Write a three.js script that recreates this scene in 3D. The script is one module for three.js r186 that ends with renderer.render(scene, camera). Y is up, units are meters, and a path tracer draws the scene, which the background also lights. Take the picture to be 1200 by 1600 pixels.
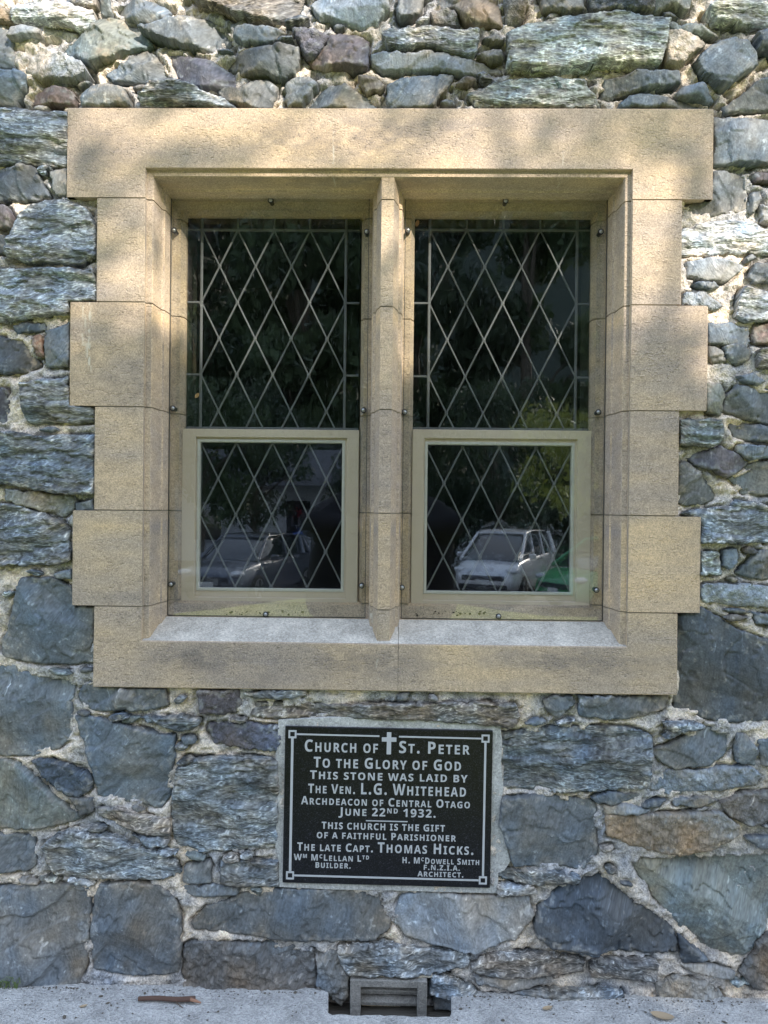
import * as THREE from 'three';
import { mergeGeometries, mergeVertices } from 'three/addons/utils/BufferGeometryUtils.js';
import { MarchingCubes } from 'three/addons/objects/MarchingCubes.js';
import { RoundedBoxGeometry } from 'three/addons/geometries/RoundedBoxGeometry.js';
import { FontLoader } from 'three/addons/loaders/FontLoader.js';
import { TextGeometry } from 'three/addons/geometries/TextGeometry.js';

// ------------------------------------------------------------------ camera, sky, sun, exposure
const CAM_H = 1.294, CAM_D = 2.04, FOCAL = 1200;           // metres above the path, metres from the wall face, focal length on the 1200 x 1600 sheet
const scene = new THREE.Scene();
const camera = new THREE.PerspectiveCamera(2 * Math.atan(800 / FOCAL) * 180 / Math.PI, 768 / 1024, 0.02, 400);
camera.rotation.order = 'YXZ';
camera.rotation.set(-0.28299 * Math.PI / 180, 0.95545 * Math.PI / 180, 0.58798 * Math.PI / 180);
camera.position.set(0, CAM_H, CAM_D);
camera.updateMatrixWorld(true);

const renderer = new THREE.WebGLRenderer({ antialias: true });
renderer.toneMapping = THREE.LinearToneMapping;
renderer.toneMappingExposure = 4.15;
renderer.shadowMap.enabled = true;

const SUN = new THREE.Vector3(0.52, 0.5, 0.72).normalize();
{
  // clear, slightly hazy afternoon air: pale at the horizon, blue overhead, thin high cloud, a soft aureole about the sun
  const w = 512, h = 256, d = new Float32Array(w * h * 4), v = new THREE.Vector3();
  const wave = (x, y, z) => 0.5 + 0.5 * (0.5 * Math.sin(x * 3.1 + 1.7 * Math.sin(z * 2.3)) + 0.3 * Math.sin(z * 6.7 + 2.1 * Math.sin(x * 4.9)) + 0.2 * Math.sin((x + z) * 13 + 3 * y));
  for (let j = 0; j < h; j++) for (let i = 0; i < w; i++) {
    const el = ((j + 0.5) / h - 0.5) * Math.PI, az = ((i + 0.5) / w - 0.5) * 2 * Math.PI; v.set(Math.cos(el) * Math.cos(az), Math.sin(el), Math.cos(el) * Math.sin(az));
    const up = Math.max(0, v.y), t = Math.pow(up, 0.55), c = Math.max(0, v.dot(SUN)), glow = 0.25 * Math.pow(c, 6) + 0.5 * Math.pow(c, 40), q = 1 / (0.18 + up), cl = up > 0 ? 0.35 * Math.max(0, wave(v.x * q, up, v.z * q) - 0.45) / 0.55 : 0, k = (j * w + i) * 4;
    const col = [0.62 + (0.25 - 0.62) * t, 0.69 + (0.37 - 0.69) * t, 0.77 + (0.60 - 0.77) * t];
    for (let n = 0; n < 3; n++) d[k + n] = 0.95 * (col[n] * (1 - cl) + cl * [0.82, 0.82, 0.82][n] + glow * [1, 0.92, 0.8][n]);
    d[k + 3] = 1;
  }
  const tex = new THREE.DataTexture(d, w, h, THREE.RGBAFormat, THREE.FloatType); tex.mapping = THREE.EquirectangularReflectionMapping; tex.magFilter = THREE.LinearFilter; tex.minFilter = THREE.LinearFilter; tex.needsUpdate = true;
  scene.background = tex; scene.environment = tex;
}
const sun = new THREE.DirectionalLight(new THREE.Color(1, 0.91, 0.80), 2.0);
sun.position.copy(SUN).multiplyScalar(60); sun.target.position.set(0, 1, 0);
sun.castShadow = true; sun.shadow.mapSize.set(4096, 4096);
Object.assign(sun.shadow.camera, { left: -14, right: 14, top: 14, bottom: -14, near: 1, far: 140 });
scene.add(sun, sun.target);

// ------------------------------------------------------------------ helpers
const V2 = (x, y) => ({ x, y });
let seedState = 12345;
const rnd = () => { seedState = (seedState + 0x6d2b79f5) | 0; let t = Math.imul(seedState ^ (seedState >>> 15), 1 | seedState); t = (t + Math.imul(t ^ (t >>> 7), 61 | t)) ^ t; return ((t ^ (t >>> 14)) >>> 0) / 4294967296; };
const rr = (a, b) => a + (b - a) * rnd();
const clamp = (x, a = 0, b = 1) => Math.min(b, Math.max(a, x));
const sstep = (a, b, x) => { const t = clamp((x - a) / (b - a)); return t * t * (3 - 2 * t); };
const lerp = (a, b, t) => a + (b - a) * t;
// sheet coordinates (1200 x 1600) to metres on the plane at depth z in front of (+) or behind (-) the dressed stone face
const RM = new THREE.Matrix4().extractRotation(camera.matrixWorld);
function W(px, py, z = 0) {
  const v = new THREE.Vector3((px - 600) / FOCAL, -(py - 800) / FOCAL, -1).applyMatrix4(RM), t = (CAM_D - z) / -v.z;
  return V2(v.x * t, CAM_H + v.y * t);
}
// periodic gradient-free value noise for textures, and the same unbounded for shapes
const HN = 4096, HT = new Float32Array(HN); for (let i = 0; i < HN; i++) HT[i] = rnd();
const PT = new Uint16Array(HN); for (let i = 0; i < HN; i++) PT[i] = Math.floor(rnd() * HN);
const hash = (i, j, s) => HT[(PT[(i + PT[(j + s * 131) & 4095]) & 4095] + s * 17) & 4095];
function vn(x, y, s = 0, px = 0, py = 0) {
  let i = Math.floor(x), j = Math.floor(y); const fx = x - i, fy = y - j;
  const u = fx * fx * (3 - 2 * fx), v = fy * fy * (3 - 2 * fy); let i1 = i + 1, j1 = j + 1;
  if (px) { i = ((i % px) + px) % px; i1 = ((i1 % px) + px) % px; }
  if (py) { j = ((j % py) + py) % py; j1 = ((j1 % py) + py) % py; }
  const a = hash(i, j, s), b = hash(i1, j, s), c = hash(i, j1, s), d = hash(i1, j1, s);
  return (a + (b - a) * u) * (1 - v) + (c + (d - c) * u) * v;
}
function fbm(x, y, s, oct, px = 0, py = 0) { let a = 0.5, t = 0, n = 0; for (let k = 0; k < oct; k++) { t += a * vn(x, y, s + k, px, py); n += a; a *= 0.5; x *= 2; y *= 2; px *= 2; py *= 2; } return t / n; }
const ridge = (x, y, s, oct, px = 0, py = 0) => { let a = 0.5, t = 0, n = 0; for (let k = 0; k < oct; k++) { t += a * (1 - Math.abs(2 * vn(x, y, s + k, px, py) - 1)); n += a; a *= 0.5; x *= 2; y *= 2; px *= 2; py *= 2; } return t / n; };

function texture(w, h, fn, srgb = true, repeat = true) {
  const d = new Uint8Array(w * h * 4), o = [0, 0, 0];
  for (let y = 0; y < h; y++) for (let x = 0; x < w; x++) {
    fn((x + 0.5) / w, (y + 0.5) / h, o);
    const k = (y * w + x) * 4; d[k] = clamp(o[0]) * 255; d[k + 1] = clamp(o[1]) * 255; d[k + 2] = clamp(o[2]) * 255; d[k + 3] = 255;
  }
  const t = new THREE.DataTexture(d, w, h, THREE.RGBAFormat); t.magFilter = THREE.LinearFilter; t.minFilter = THREE.LinearFilter;
  t.wrapS = t.wrapT = repeat ? THREE.RepeatWrapping : THREE.ClampToEdgeWrapping;
  if (srgb) t.colorSpace = THREE.SRGBColorSpace; t.needsUpdate = true; return t;
}
const std = (c, o = {}) => new THREE.MeshStandardMaterial({ color: Array.isArray(c) ? new THREE.Color().setRGB(...c) : c, roughness: 0.85, side: THREE.DoubleSide, ...o });
const phys = (c, o = {}) => new THREE.MeshPhysicalMaterial({ color: Array.isArray(c) ? new THREE.Color().setRGB(...c) : c, roughness: 0.5, side: THREE.DoubleSide, ...o });

const counts = {};
function numbered(n) { const k = counts[n] = (counts[n] ?? -1) + 1; return k ? n + '_' + String(k).padStart(3, '0') : n; }
function mesh(name, geo, mat, parent) {
  if (Array.isArray(geo)) geo = merge(geo);
  const m = new THREE.Mesh(geo, mat); m.castShadow = m.receiveShadow = true;
  m.name = parent && parent !== scene ? name : numbered(name); (parent || scene).add(m); return m;
}
function thing(name, label, category, group, at = [0, 0, 0], turn = 0) {
  const g = new THREE.Group(); g.name = numbered(name); g.position.set(...at); g.rotation.y = turn;
  g.userData = { label, category }; if (group) g.userData.group = group; scene.add(g); return g;
}
function tag(o, label, category, group) { o.userData = { label, category }; if (group) o.userData.group = group; return o; }
function structure(o) { o.userData = { kind: 'structure' }; return o; }
function merge(list) {
  list = list.map((g) => { g = g.index ? g.toNonIndexed() : g; if (!g.attributes.normal) g.computeVertexNormals(); if (!g.attributes.uv) g.setAttribute('uv', new THREE.BufferAttribute(new Float32Array(g.attributes.position.count * 2), 2)); for (const k of Object.keys(g.attributes)) if (!['position', 'normal', 'uv'].includes(k)) g.deleteAttribute(k); return g; });
  return list.length === 1 ? list[0] : mergeGeometries(list);
}
const box = (x0, x1, y0, y1, z0, z1) => new THREE.BoxGeometry(x1 - x0, y1 - y0, z1 - z0).translate((x0 + x1) / 2, (y0 + y1) / 2, (z0 + z1) / 2);
function rbox(w, h, d, r, x = 0, y = 0, z = 0, seg = 2) { return new RoundedBoxGeometry(w, h, d, seg, r).translate(x, y, z); }
// planar uv in metres by the way each face points
function metreUV(g, s = 1, dx = 0, dy = 0) {
  if (g.index) g = g.toNonIndexed();
  const p = g.attributes.position, uv = new Float32Array(p.count * 2), a = new THREE.Vector3(), b = new THREE.Vector3(), c = new THREE.Vector3(), n = new THREE.Vector3();
  for (let i = 0; i < p.count; i += 3) {
    a.fromBufferAttribute(p, i); b.fromBufferAttribute(p, i + 1); c.fromBufferAttribute(p, i + 2);
    n.copy(b).sub(a).cross(c.clone().sub(a)); const ax = Math.abs(n.x), ay = Math.abs(n.y), az = Math.abs(n.z);
    [a, b, c].forEach((v, k) => { const q = az >= ax && az >= ay ? [v.x, v.y] : ax >= ay ? [v.z + 0.37, v.y] : [v.x, v.z + 0.61]; uv[(i + k) * 2] = q[0] * s + dx; uv[(i + k) * 2 + 1] = q[1] * s + dy; });
  }
  g.setAttribute('uv', new THREE.BufferAttribute(uv, 2)); return g;
}
// prism: closed outline of [a, b] pairs; every outline point runs from lo(pt) to hi(pt) along the third axis; put(a, b, t) gives the 3-D point
function prism(outline, lo, hi, put) {
  const n = outline.length, A = [], pts = outline.map((p) => [put(p[0], p[1], lo(p)), put(p[0], p[1], hi(p))]);
  const q = (...v) => v.forEach((w) => A.push(...w));
  for (let i = 0; i < n; i++) { const j = (i + 1) % n; q(pts[i][0], pts[j][0], pts[j][1], pts[i][0], pts[j][1], pts[i][1]); }
  const tri = THREE.ShapeUtils.triangulateShape(outline.map((p) => new THREE.Vector2(p[0], p[1])), []);
  for (const [a, b, c] of tri) { q(pts[a][0], pts[c][0], pts[b][0]); q(pts[a][1], pts[b][1], pts[c][1]); }
  const g = new THREE.BufferGeometry(); g.setAttribute('position', new THREE.Float32BufferAttribute(A, 3)); g.computeVertexNormals();
  return g;
}
const polyDist = (P, x, y) => {                                   // signed distance, positive inside
  let d = 1e9, inside = false;
  for (let i = 0, n = P.length, j = n - 1; i < n; j = i++) {
    const a = P[j], b = P[i], ex = b.x - a.x, ey = b.y - a.y, wx = x - a.x, wy = y - a.y, t = clamp((wx * ex + wy * ey) / (ex * ex + ey * ey + 1e-12));
    const qx = wx - ex * t, qy = wy - ey * t; d = Math.min(d, qx * qx + qy * qy);
    if ((b.y > y) !== (a.y > y) && x < (a.x - b.x) * (y - b.y) / (a.y - b.y) + b.x) inside = !inside;
  }
  return inside ? Math.sqrt(d) : -Math.sqrt(d);
};

// ------------------------------------------------------------------ surface textures (grain, mineral colour and fine relief only)
const T = 1024;
const laminar = (u, v) => {                                        // foliated schist: short torn wisps along the cleavage
  const w = fbm(u * 5, v * 9, 3, 3, 5, 9) * 0.034 + fbm(u * 40, v * 50, 4, 2, 40, 50) * 0.008;
  return [ridge(u * 11, (v + w) * 44, 11, 3, 11, 44), ridge(u * 34, (v + w) * 110, 23, 3, 34, 110), fbm(u * 130, v * 190, 31, 2, 130, 190), vn(u * 70, (v + w) * 210, 35, 70, 210)];
};
const texLamB = texture(T, T, (u, v, o) => { const [a, b, c, d] = laminar(u, v); o[0] = o[1] = o[2] = 0.5 * a + 0.28 * b + 0.1 * c + 0.12 * d; }, false);
const texLam = texture(T, T, (u, v, o) => {
  const [a, b, c, d] = laminar(u, v), m = fbm(u * 6, v * 8, 41, 4, 6, 8), q = sstep(0.72, 0.92, b) * sstep(0.42, 0.62, m) + sstep(0.78, 0.95, d) * sstep(0.4, 0.7, b) * 0.6;
  const e = 0.52 + 0.36 * (a - 0.55) + 0.34 * (b - 0.6) + 0.14 * (c - 0.5) + 0.24 * (d - 0.5) + 0.22 * (m - 0.5), f = fbm(u * 9, v * 12, 57, 3, 9, 12) - 0.5;
  o[0] = e * (1 + 0.22 * f) + q * 0.24; o[1] = e * (1 + 0.02 * f) + q * 0.24; o[2] = e * (1 - 0.22 * f) + q * 0.24;
});
// split slab: faint plumose streaks, hair fractures, scuffs and grit
const slab = (u, v) => {
  const w = fbm(u * 3, v * 3, 2, 2, 3, 3) * 0.05 + fbm(u * 24, v * 24, 3, 2, 24, 24) * 0.01;
  return [fbm(u * 7, v * 7, 5, 3, 7, 7), ridge((u + w) * 90, (v + w) * 16, 15, 3, 90, 16), vn(u * 150, v * 150, 25, 150, 150), ridge((u + w) * 4, v * 5, 67, 2, 4, 5), fbm(u * 48, v * 48, 45, 3, 48, 48), ridge(u * 9, (v + w) * 7, 87, 2, 9, 7)];
};
const texSlabB = texture(T, T, (u, v, o) => { const [a, b, c, d, g, h] = slab(u, v); o[0] = o[1] = o[2] = 0.2 * a + 0.2 * b + 0.1 * c + 0.2 * g + 0.3 * (sstep(0.90, 0.985, d) + 0.6 * sstep(0.92, 0.99, h)); }, false);
const texSlab = texture(T, T, (u, v, o) => {
  const [a, b, c, d, g, h] = slab(u, v), e = 0.53 + 0.16 * (a - 0.5) + 0.13 * (b - 0.6) + 0.12 * (c - 0.5) + 0.12 * (g - 0.5), q = sstep(0.965, 0.997, d) * 0.24 + sstep(0.97, 0.998, h) * 0.2 + sstep(0.72, 0.84, g) * sstep(0.5, 0.6, a) * 0.16, f = fbm(u * 6, v * 6, 77, 3, 6, 6) - 0.5;
  o[0] = e * (1 + 0.26 * f) + q; o[1] = e * (1 + 0.03 * f) + q; o[2] = e * (1 - 0.24 * f) + q;
});
const mort = (u, v) => [fbm(u * 14, v * 14, 6, 4, 14, 14), vn(u * 230, v * 230, 16, 230, 230), vn(u * 110, v * 110, 26, 110, 110), fbm(u * 4, v * 4, 36, 3, 4, 4)];
const texMortB = texture(T, T, (u, v, o) => { const [a, b, c] = mort(u, v); o[0] = o[1] = o[2] = 0.5 * a + 0.25 * b + 0.25 * c; }, false);
const texMort = texture(T, T, (u, v, o) => {
  const [a, b, c, d] = mort(u, v), e = 0.68 + 0.42 * (a - 0.5) + 0.2 * (b - 0.5) + 0.2 * (c - 0.5) + 0.34 * (d - 0.5) - 0.24 * sstep(0.86, 0.95, b) * sstep(0.5, 0.8, c), f = d - 0.5 + 0.5 * (a - 0.5);
  o[0] = e * (1.015 + 0.16 * f); o[1] = e * 0.985; o[2] = e * (0.935 - 0.2 * f);
});
const sandB = texture(T, T, (u, v, o) => {                        // tooled oolite: packed grains and short sidelong pits
  const g = vn(u * 300, v * 300, 8, 300, 300), p = fbm(u * 70, v * 150, 18, 3, 70, 150), w = fbm(u * 12, v * 16, 28, 3, 12, 16);
  const pit = sstep(0.60, 0.74, p) * sstep(0.35, 0.6, w); o[0] = o[1] = o[2] = 0.62 + 0.16 * (g - 0.5) - 0.5 * pit + 0.22 * (w - 0.5);
}, false);
const concB = texMortB;

// ------------------------------------------------------------------ the rubble wall
// outline sheets: first word is <surface><colour> (w wispy, s slab, f broken, r rough / b blue, g green, p purple, r red, l pale, d dark, t tan, n brown, m limey), then x,y corners on the 1200 x 1600 sheet
const STONES = `
wl 20,15 60,6 110,12 148,24 152,38 134,50 113,40 83,36 53,34 22,31
rt 0,14 18,16 20,31 0,26
wn 108,0 155,0 153,15 143,14 113,6
sb 157,0 172,3 171,24 157,25
fb 172,4 213,1 253,5 264,14 260,27 231,41 200,28 174,22
fg 158,31 187,27 215,43 228,57 235,68 200,79 173,92 143,102 122,88 83,80 100,62 133,53
fb 228,48 267,34 290,29 320,28 350,35 365,60 366,72 333,75 283,72 253,62 222,50
wn 300,0 477,0 475,15 470,25 440,31 405,33 370,28 345,16 310,9
sb 0,33 14,38 17,67 20,103 0,107
sl 20,48 43,45 65,48 63,55 30,61 17,60
rl 36,90 53,77 77,86 107,92 133,106 141,117 123,126 93,126 63,126 44,113 32,100
sb 0,117 23,110 41,115 36,134 20,162 0,163
sr 53,147 77,138 103,140 117,152 117,165 52,163
fb 223,73 233,77 253,97 267,117 265,125 243,129 178,127 170,120 187,105 207,87
fp 264,80 290,82 320,92 347,103 370,115 370,130 353,137 317,138 287,132 277,113 267,93
sb 130,147 143,137 170,135 193,143 202,157 202,167 128,167
wb 217,157 240,138 277,137 310,147 350,158 370,168 230,168
fb 347,97 363,87 400,78 433,78 467,80 468,97 460,117 440,122 410,116 383,114 362,106
sb 368,45 385,42 400,45 433,48 445,53 427,67 413,70 395,68 378,66 366,58
sb 338,140 353,135 380,136 400,126 420,122 432,132 430,150 420,168 395,167 365,160 345,152
sb 447,127 467,120 483,122 495,138 487,150 470,166 452,168 447,150
fb 475,161 497,143 513,133 540,135 557,143 577,150 593,166 592,170 470,170
sl 486,7 505,0 606,0 608,16 590,33 567,40 543,36 520,28 500,28
rp 457,50 490,52 515,60 505,75 490,92 478,88 467,68
fp 522,55 557,51 577,58 575,83 573,103 543,107 510,108 487,100 483,92 505,78
sn 560,122 585,122 602,133 593,143 573,143
sl 580,84 600,81 633,87 683,85 733,91 783,104 786,109 733,113 683,110 633,109 600,110 582,97
wb 598,54 613,50 660,50 700,53 748,52 745,77 733,87 700,82 660,75 605,75
sb 622,5 628,0 663,0 660,20 653,28 627,32 622,26
fn 683,0 785,0 784,37 747,38 727,33 710,13 687,10
rn 673,24 710,17 717,40 677,40
sb 604,150 607,133 627,123 660,122 683,120 707,118 697,140 677,168 610,169
wg 733,151 767,134 800,129 850,128 910,130 930,148 940,167 760,168 743,162
sb 748,83 783,78 788,90 767,93
rn 788,5 800,0 827,0 820,20 813,37 792,38
wg 793,55 800,50 833,40 867,33 910,30 960,25 1000,33 1042,37 1038,60 1030,103 1000,105 933,103 910,110 883,115 850,117 800,112 792,108
sb 842,0 907,0 912,17 883,22 847,18
rd 913,0 1007,0 1020,20 967,20 927,15
sg 1009,0 1080,0 1075,18 1050,10 1022,20
wg 1102,20 1120,9 1150,4 1200,6 1200,39 1160,43 1117,35
sg 1046,32 1067,40 1093,43 1123,55 1093,53 1060,48 1045,40
rm 1042,52 1100,57 1103,70 1077,90 1063,105 1040,100
sb 1088,95 1107,75 1137,65 1163,70 1180,85 1180,103 1157,118 1137,135 1123,133 1100,115
sb 947,123 1000,117 1060,113 1063,130 1030,137 987,143 957,150 942,147
sb 967,163 987,152 1013,148 1047,157 1100,160 1102,167 970,168
fb 1053,148 1070,137 1097,135 1120,152 1117,157 1083,154 1060,153
sb 1135,163 1167,143 1183,127 1200,117 1200,170 1137,171
sd 1180,58 1200,53 1200,88 1183,78
wb 0,178 37,175 75,179 108,178 108,258 50,258 25,255 0,258
fd 0,270 25,261 50,260 58,270 65,290 77,305 62,310 25,311 0,310
sb 78,270 106,264 106,302 86,304
sp 0,322 12,325 19,340 17,357 0,360
sd 0,365 6,368 8,395 0,398
wb 32,338 50,322 82,315 120,320 140,332 149,355 149,400 130,410 50,411 15,406 12,395 20,365
wb 0,424 30,422 100,422 149,425 149,470 108,471 108,490 75,493 37,497 10,502 0,497
sd 20,510 37,506 67,507 72,515 50,519 27,520
sd 0,527 37,527 50,550 60,570 45,578 25,583 0,580
sr 51,527 66,526 69,556 60,555 53,540
sb 75,520 90,515 108,506 108,573 75,572 73,550
wb 37,602 75,595 108,591 112,635 148,636 148,658 120,660 47,661 40,640
sp 0,610 12,607 12,660 0,663
wb 0,680 32,677 62,685 100,680 148,680 147,770 112,772 62,765 25,757 0,752
rm 12,765 62,770 115,777 116,795 100,807 75,800 15,783
wb 0,785 32,790 70,803 100,818 108,825 111,873 95,880 25,882 0,880
sb 121,787 147,780 147,798 121,797
sb 35,903 87,905 110,917 118,948 146,950 146,1035 100,1037 62,1036 25,1030 2,1025 5,1000 15,968 28,932
sb 88,899 112,890 113,902 95,903
sb 0,1035 22,1037 32,1050 70,1055 107,1060 115,1070 110,1100 112,1135 110,1157 87,1170 50,1180 0,1180
fb 125,1078 140,1065 148,1073 200,1076 258,1077 263,1100 250,1105 205,1110 162,1110 130,1106 122,1090
wb 221,1120 232,1118 260,1120 285,1117 313,1125 310,1133 285,1139 260,1132
sb 118,1121 150,1121 187,1130 225,1140 250,1148 271,1150 272,1182 266,1210 264,1243 250,1263 187,1253 153,1243 145,1200 133,1165
rd 50,1190 75,1187 105,1195 137,1207 144,1220 140,1233 125,1243 105,1241 82,1222 57,1202
sg 0,1187 25,1192 50,1211 75,1236 100,1258 127,1277 100,1288 50,1293 0,1297
sb 112,1246 143,1247 142,1267 127,1272
wn 153,1264 187,1263 233,1277 266,1281 266,1302 233,1302 187,1288 157,1276
wb 210,1303 240,1307 266,1310 260,1318 233,1318
sb 0,1305 53,1307 55,1353 40,1363 0,1366
wb 70,1320 87,1303 117,1295 150,1300 187,1310 217,1323 247,1333 277,1350 280,1363 253,1373 200,1373 133,1370 87,1363 73,1340
sb 0,1390 33,1387 83,1382 137,1387 140,1413 137,1467 133,1507 123,1537 67,1540 0,1543
sb 147,1400 157,1383 200,1377 253,1390 273,1407 280,1433 281,1483 279,1517 233,1522 193,1525 147,1515 143,1467
wb 268,1275 280,1200 310,1185 360,1182 415,1185 433,1190 434,1235 434,1285 432,1325 385,1327 310,1329 275,1320
rp 311,1080 375,1079 376,1097 372,1111 352,1116 315,1112
wb 382,1084 410,1079 478,1079 478,1085 455,1089 400,1088
wn 390,1110 400,1101 435,1098 485,1102 560,1102 650,1100 740,1098 805,1100 811,1117 801,1134 778,1133 730,1128 600,1122 480,1120 430,1122 395,1117
rp 322,1142 325,1132 360,1131 385,1130 410,1135 439,1135 437,1171 400,1170 360,1164 335,1160
sb 285,1152 303,1150 305,1159 290,1163
sb 290,1353 327,1347 331,1353 328,1377 287,1377
wb 345,1347 387,1344 435,1347 435,1383 393,1383 347,1377
sb 282,1388 333,1382 370,1390 373,1396 310,1400 283,1396
sb 297,1443 320,1420 367,1403 433,1391 533,1393 590,1397 597,1417 612,1440 607,1450 583,1468 533,1470 487,1468 400,1462 333,1455 303,1450
sl 617,1423 625,1403 660,1397 720,1400 825,1402 833,1428 817,1452 803,1467 742,1484 700,1478 667,1473 633,1463 617,1443
rn 286,1480 300,1474 350,1474 447,1480 490,1487 493,1540 490,1557 400,1557 300,1553 288,1548 284,1510
rb 497,1497 513,1487 530,1490 533,1507 543,1523 543,1553 533,1570 513,1553 497,1537
wb 530,1480 560,1474 600,1473 660,1482 735,1493 731,1506 690,1518 640,1523 545,1518 533,1500
wn 737,1503 762,1490 867,1490 912,1498 910,1515 880,1521 783,1521 742,1515
wn 921,1507 933,1496 1025,1500 1025,1511 1017,1527 925,1525
sl 742,1524 783,1525 850,1530 858,1538 804,1544 746,1534
wb 804,1548 867,1545 971,1548 975,1569 908,1571 808,1567
wb 676,1524 700,1527 737,1540 746,1552 700,1556 672,1548
sb 680,1558 730,1560 790,1553 795,1572 680,1578
rm 1025,1536 1058,1528 1117,1536 1137,1569 1033,1571
fd 833,1444 842,1419 879,1386 917,1373 937,1359 958,1373 992,1407 1033,1430 1058,1461 1058,1484 1008,1490 950,1484 858,1473 838,1461
fg 990,1350 1001,1336 1040,1338 1085,1338 1140,1335 1200,1335 1200,1420 1190,1462 1175,1486 1146,1500 1112,1494 1067,1452 1033,1415 1010,1385
sd 1063,1463 1104,1498 1067,1503
rn 1200,1440 1200,1545 1175,1540 1158,1520 1170,1500 1190,1468
sl 1050,1507 1117,1509 1146,1519 1142,1530 1092,1519
sb 849,1093 866,1087 893,1088 895,1098 872,1121 855,1110
sb 905,1087 955,1088 1043,1089 1041,1106 1016,1114 985,1121 947,1123 905,1117
wb 782,1148 828,1142 874,1137 939,1135 993,1139 1018,1152 1016,1186 1008,1229 955,1232 874,1238 786,1234 782,1190
wb 1037,1129 1085,1127 1100,1133 1073,1139 1043,1139
sb 1020,1175 1066,1154 1100,1139 1139,1142 1146,1154 1139,1175 1108,1194 1054,1200 1035,1190
sb 1152,1146 1165,1148 1181,1171 1181,1196 1152,1190
sb 1185,1156 1200,1154 1200,1213 1192,1194
rl 1014,1231 1047,1204 1085,1204 1131,1200 1173,1198 1188,1213 1181,1223 1123,1234 1085,1238 1047,1242
sb 780,1286 784,1248 832,1244 893,1248 932,1255 935,1290 934,1336 912,1359 855,1355 805,1353 794,1321
sb 924,1248 951,1238 1004,1242 1004,1248 955,1256 934,1253
sl 945,1260 978,1258 1016,1265 1008,1269 947,1271
sb 1054,1248 1108,1246 1123,1252 1093,1259 1054,1257
rt 947,1275 1008,1273 1104,1269 1127,1271 1152,1288 1150,1301 1112,1324 1066,1334 1008,1326 970,1313 951,1305
rn 1125,1252 1162,1240 1200,1236 1200,1275 1169,1288 1141,1275
sb 1167,1309 1200,1305 1200,1332 1181,1321
sb 1185,1288 1200,1283 1200,1296
wb 779,1361 825,1359 904,1369 900,1378 825,1380 781,1371
wl 779,1383 833,1383 837,1392 779,1396
wg 1094,862 1120,864 1124,879 1122,896 1095,896
sb 1129,862 1150,858 1150,877 1139,888 1131,883
sb 1154,896 1176,871 1188,862 1200,860 1200,905 1178,905
rl 1097,914 1131,913 1161,914 1200,922 1200,946 1169,946 1131,943 1097,939
sd 1059,962 1092,957 1096,950 1131,971 1159,986 1188,999 1200,1008 1200,1124 1178,1128 1131,1130 1094,1119 1058,1111 1058,1029
sb 1175,957 1200,967 1200,984 1184,973
sb 1106,507 1140,507 1170,512 1171,533 1165,545 1138,538 1106,535
sb 1130,543 1150,539 1170,548 1170,563 1150,569 1138,560
fb 1106,540 1128,548 1135,563 1113,568 1106,558
sr 1179,508 1200,506 1200,538 1179,535
wn 1185,548 1200,546 1200,578 1183,575
sb 1150,588 1175,585 1195,595 1180,603 1160,598
sg 1104,600 1125,599 1130,610 1126,648 1102,645
fb 1135,620 1150,605 1200,607 1200,660 1185,660 1160,650 1140,645 1130,640
fb 1140,660 1175,665 1200,670 1200,685 1175,689 1150,680
wg 1062,657 1100,657 1124,659 1124,688 1108,697 1078,696 1062,692
sb 1152,697 1200,697 1200,710 1175,716 1152,707
sp 1071,714 1100,705 1125,699 1145,707 1170,722 1162,732 1135,745 1105,732 1085,724
sb 1060,725 1072,722 1100,742 1112,762 1119,777 1110,785 1075,788 1060,785
sb 1140,747 1170,732 1180,722 1200,722 1200,775 1162,770 1150,755
wb 1095,808 1062,802 1090,796 1140,792 1150,782 1175,785 1200,800 1200,847 1150,846 1095,847
sb 1116,182 1140,184 1175,188 1200,189 1200,252 1175,256 1150,254 1116,257
sb 1114,268 1150,270 1169,272 1170,332 1138,333 1100,337 1083,335 1066,322 1110,312
sr 1175,271 1190,270 1200,278 1200,285 1182,282
sb 1174,300 1188,298 1190,312 1182,325 1175,332
sl 1185,318 1198,325 1200,348 1190,346
wl 1066,360 1100,348 1138,346 1170,350 1188,360 1200,362 1200,392 1175,395 1130,395 1066,396
sl 1075,410 1100,406 1130,406 1158,420 1145,432 1130,439 1105,439 1078,430
sb 1168,432 1182,412 1200,408 1200,448 1175,440
rl 1066,460 1100,458 1110,468 1128,480 1110,485 1066,476
wl 1152,470 1160,452 1200,462 1200,501 1165,502 1150,495`.trim().split('\n');
const TINT = { b: [0.204, 0.224, 0.236], g: [0.275, 0.305, 0.285], p: [0.165, 0.15, 0.165], r: [0.25, 0.178, 0.15], l: [0.43, 0.44, 0.44], d: [0.115, 0.132, 0.15], t: [0.41, 0.345, 0.265], n: [0.23, 0.212, 0.19], m: [0.47, 0.44, 0.385] };
const stoneMat = {
  w: std([2.5, 2.5, 2.5], { map: texLam, bumpMap: texLamB, bumpScale: 0.0055, vertexColors: true, roughness: 0.6 }),
  s: std([2.5, 2.5, 2.5], { map: texSlab, bumpMap: texSlabB, bumpScale: 0.0028, vertexColors: true, roughness: 0.7 }),
};
stoneMat.f = stoneMat.s;
stoneMat.r = std([2.5, 2.5, 2.5], { map: texSlab, bumpMap: texMortB, bumpScale: 0.006, vertexColors: true, roughness: 0.9 });
const wall = thing('stone_wall', 'rubble wall of blue grey schist bedded in pale lime mortar around the window', 'wall');
const CELL = 0.0034;
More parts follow.
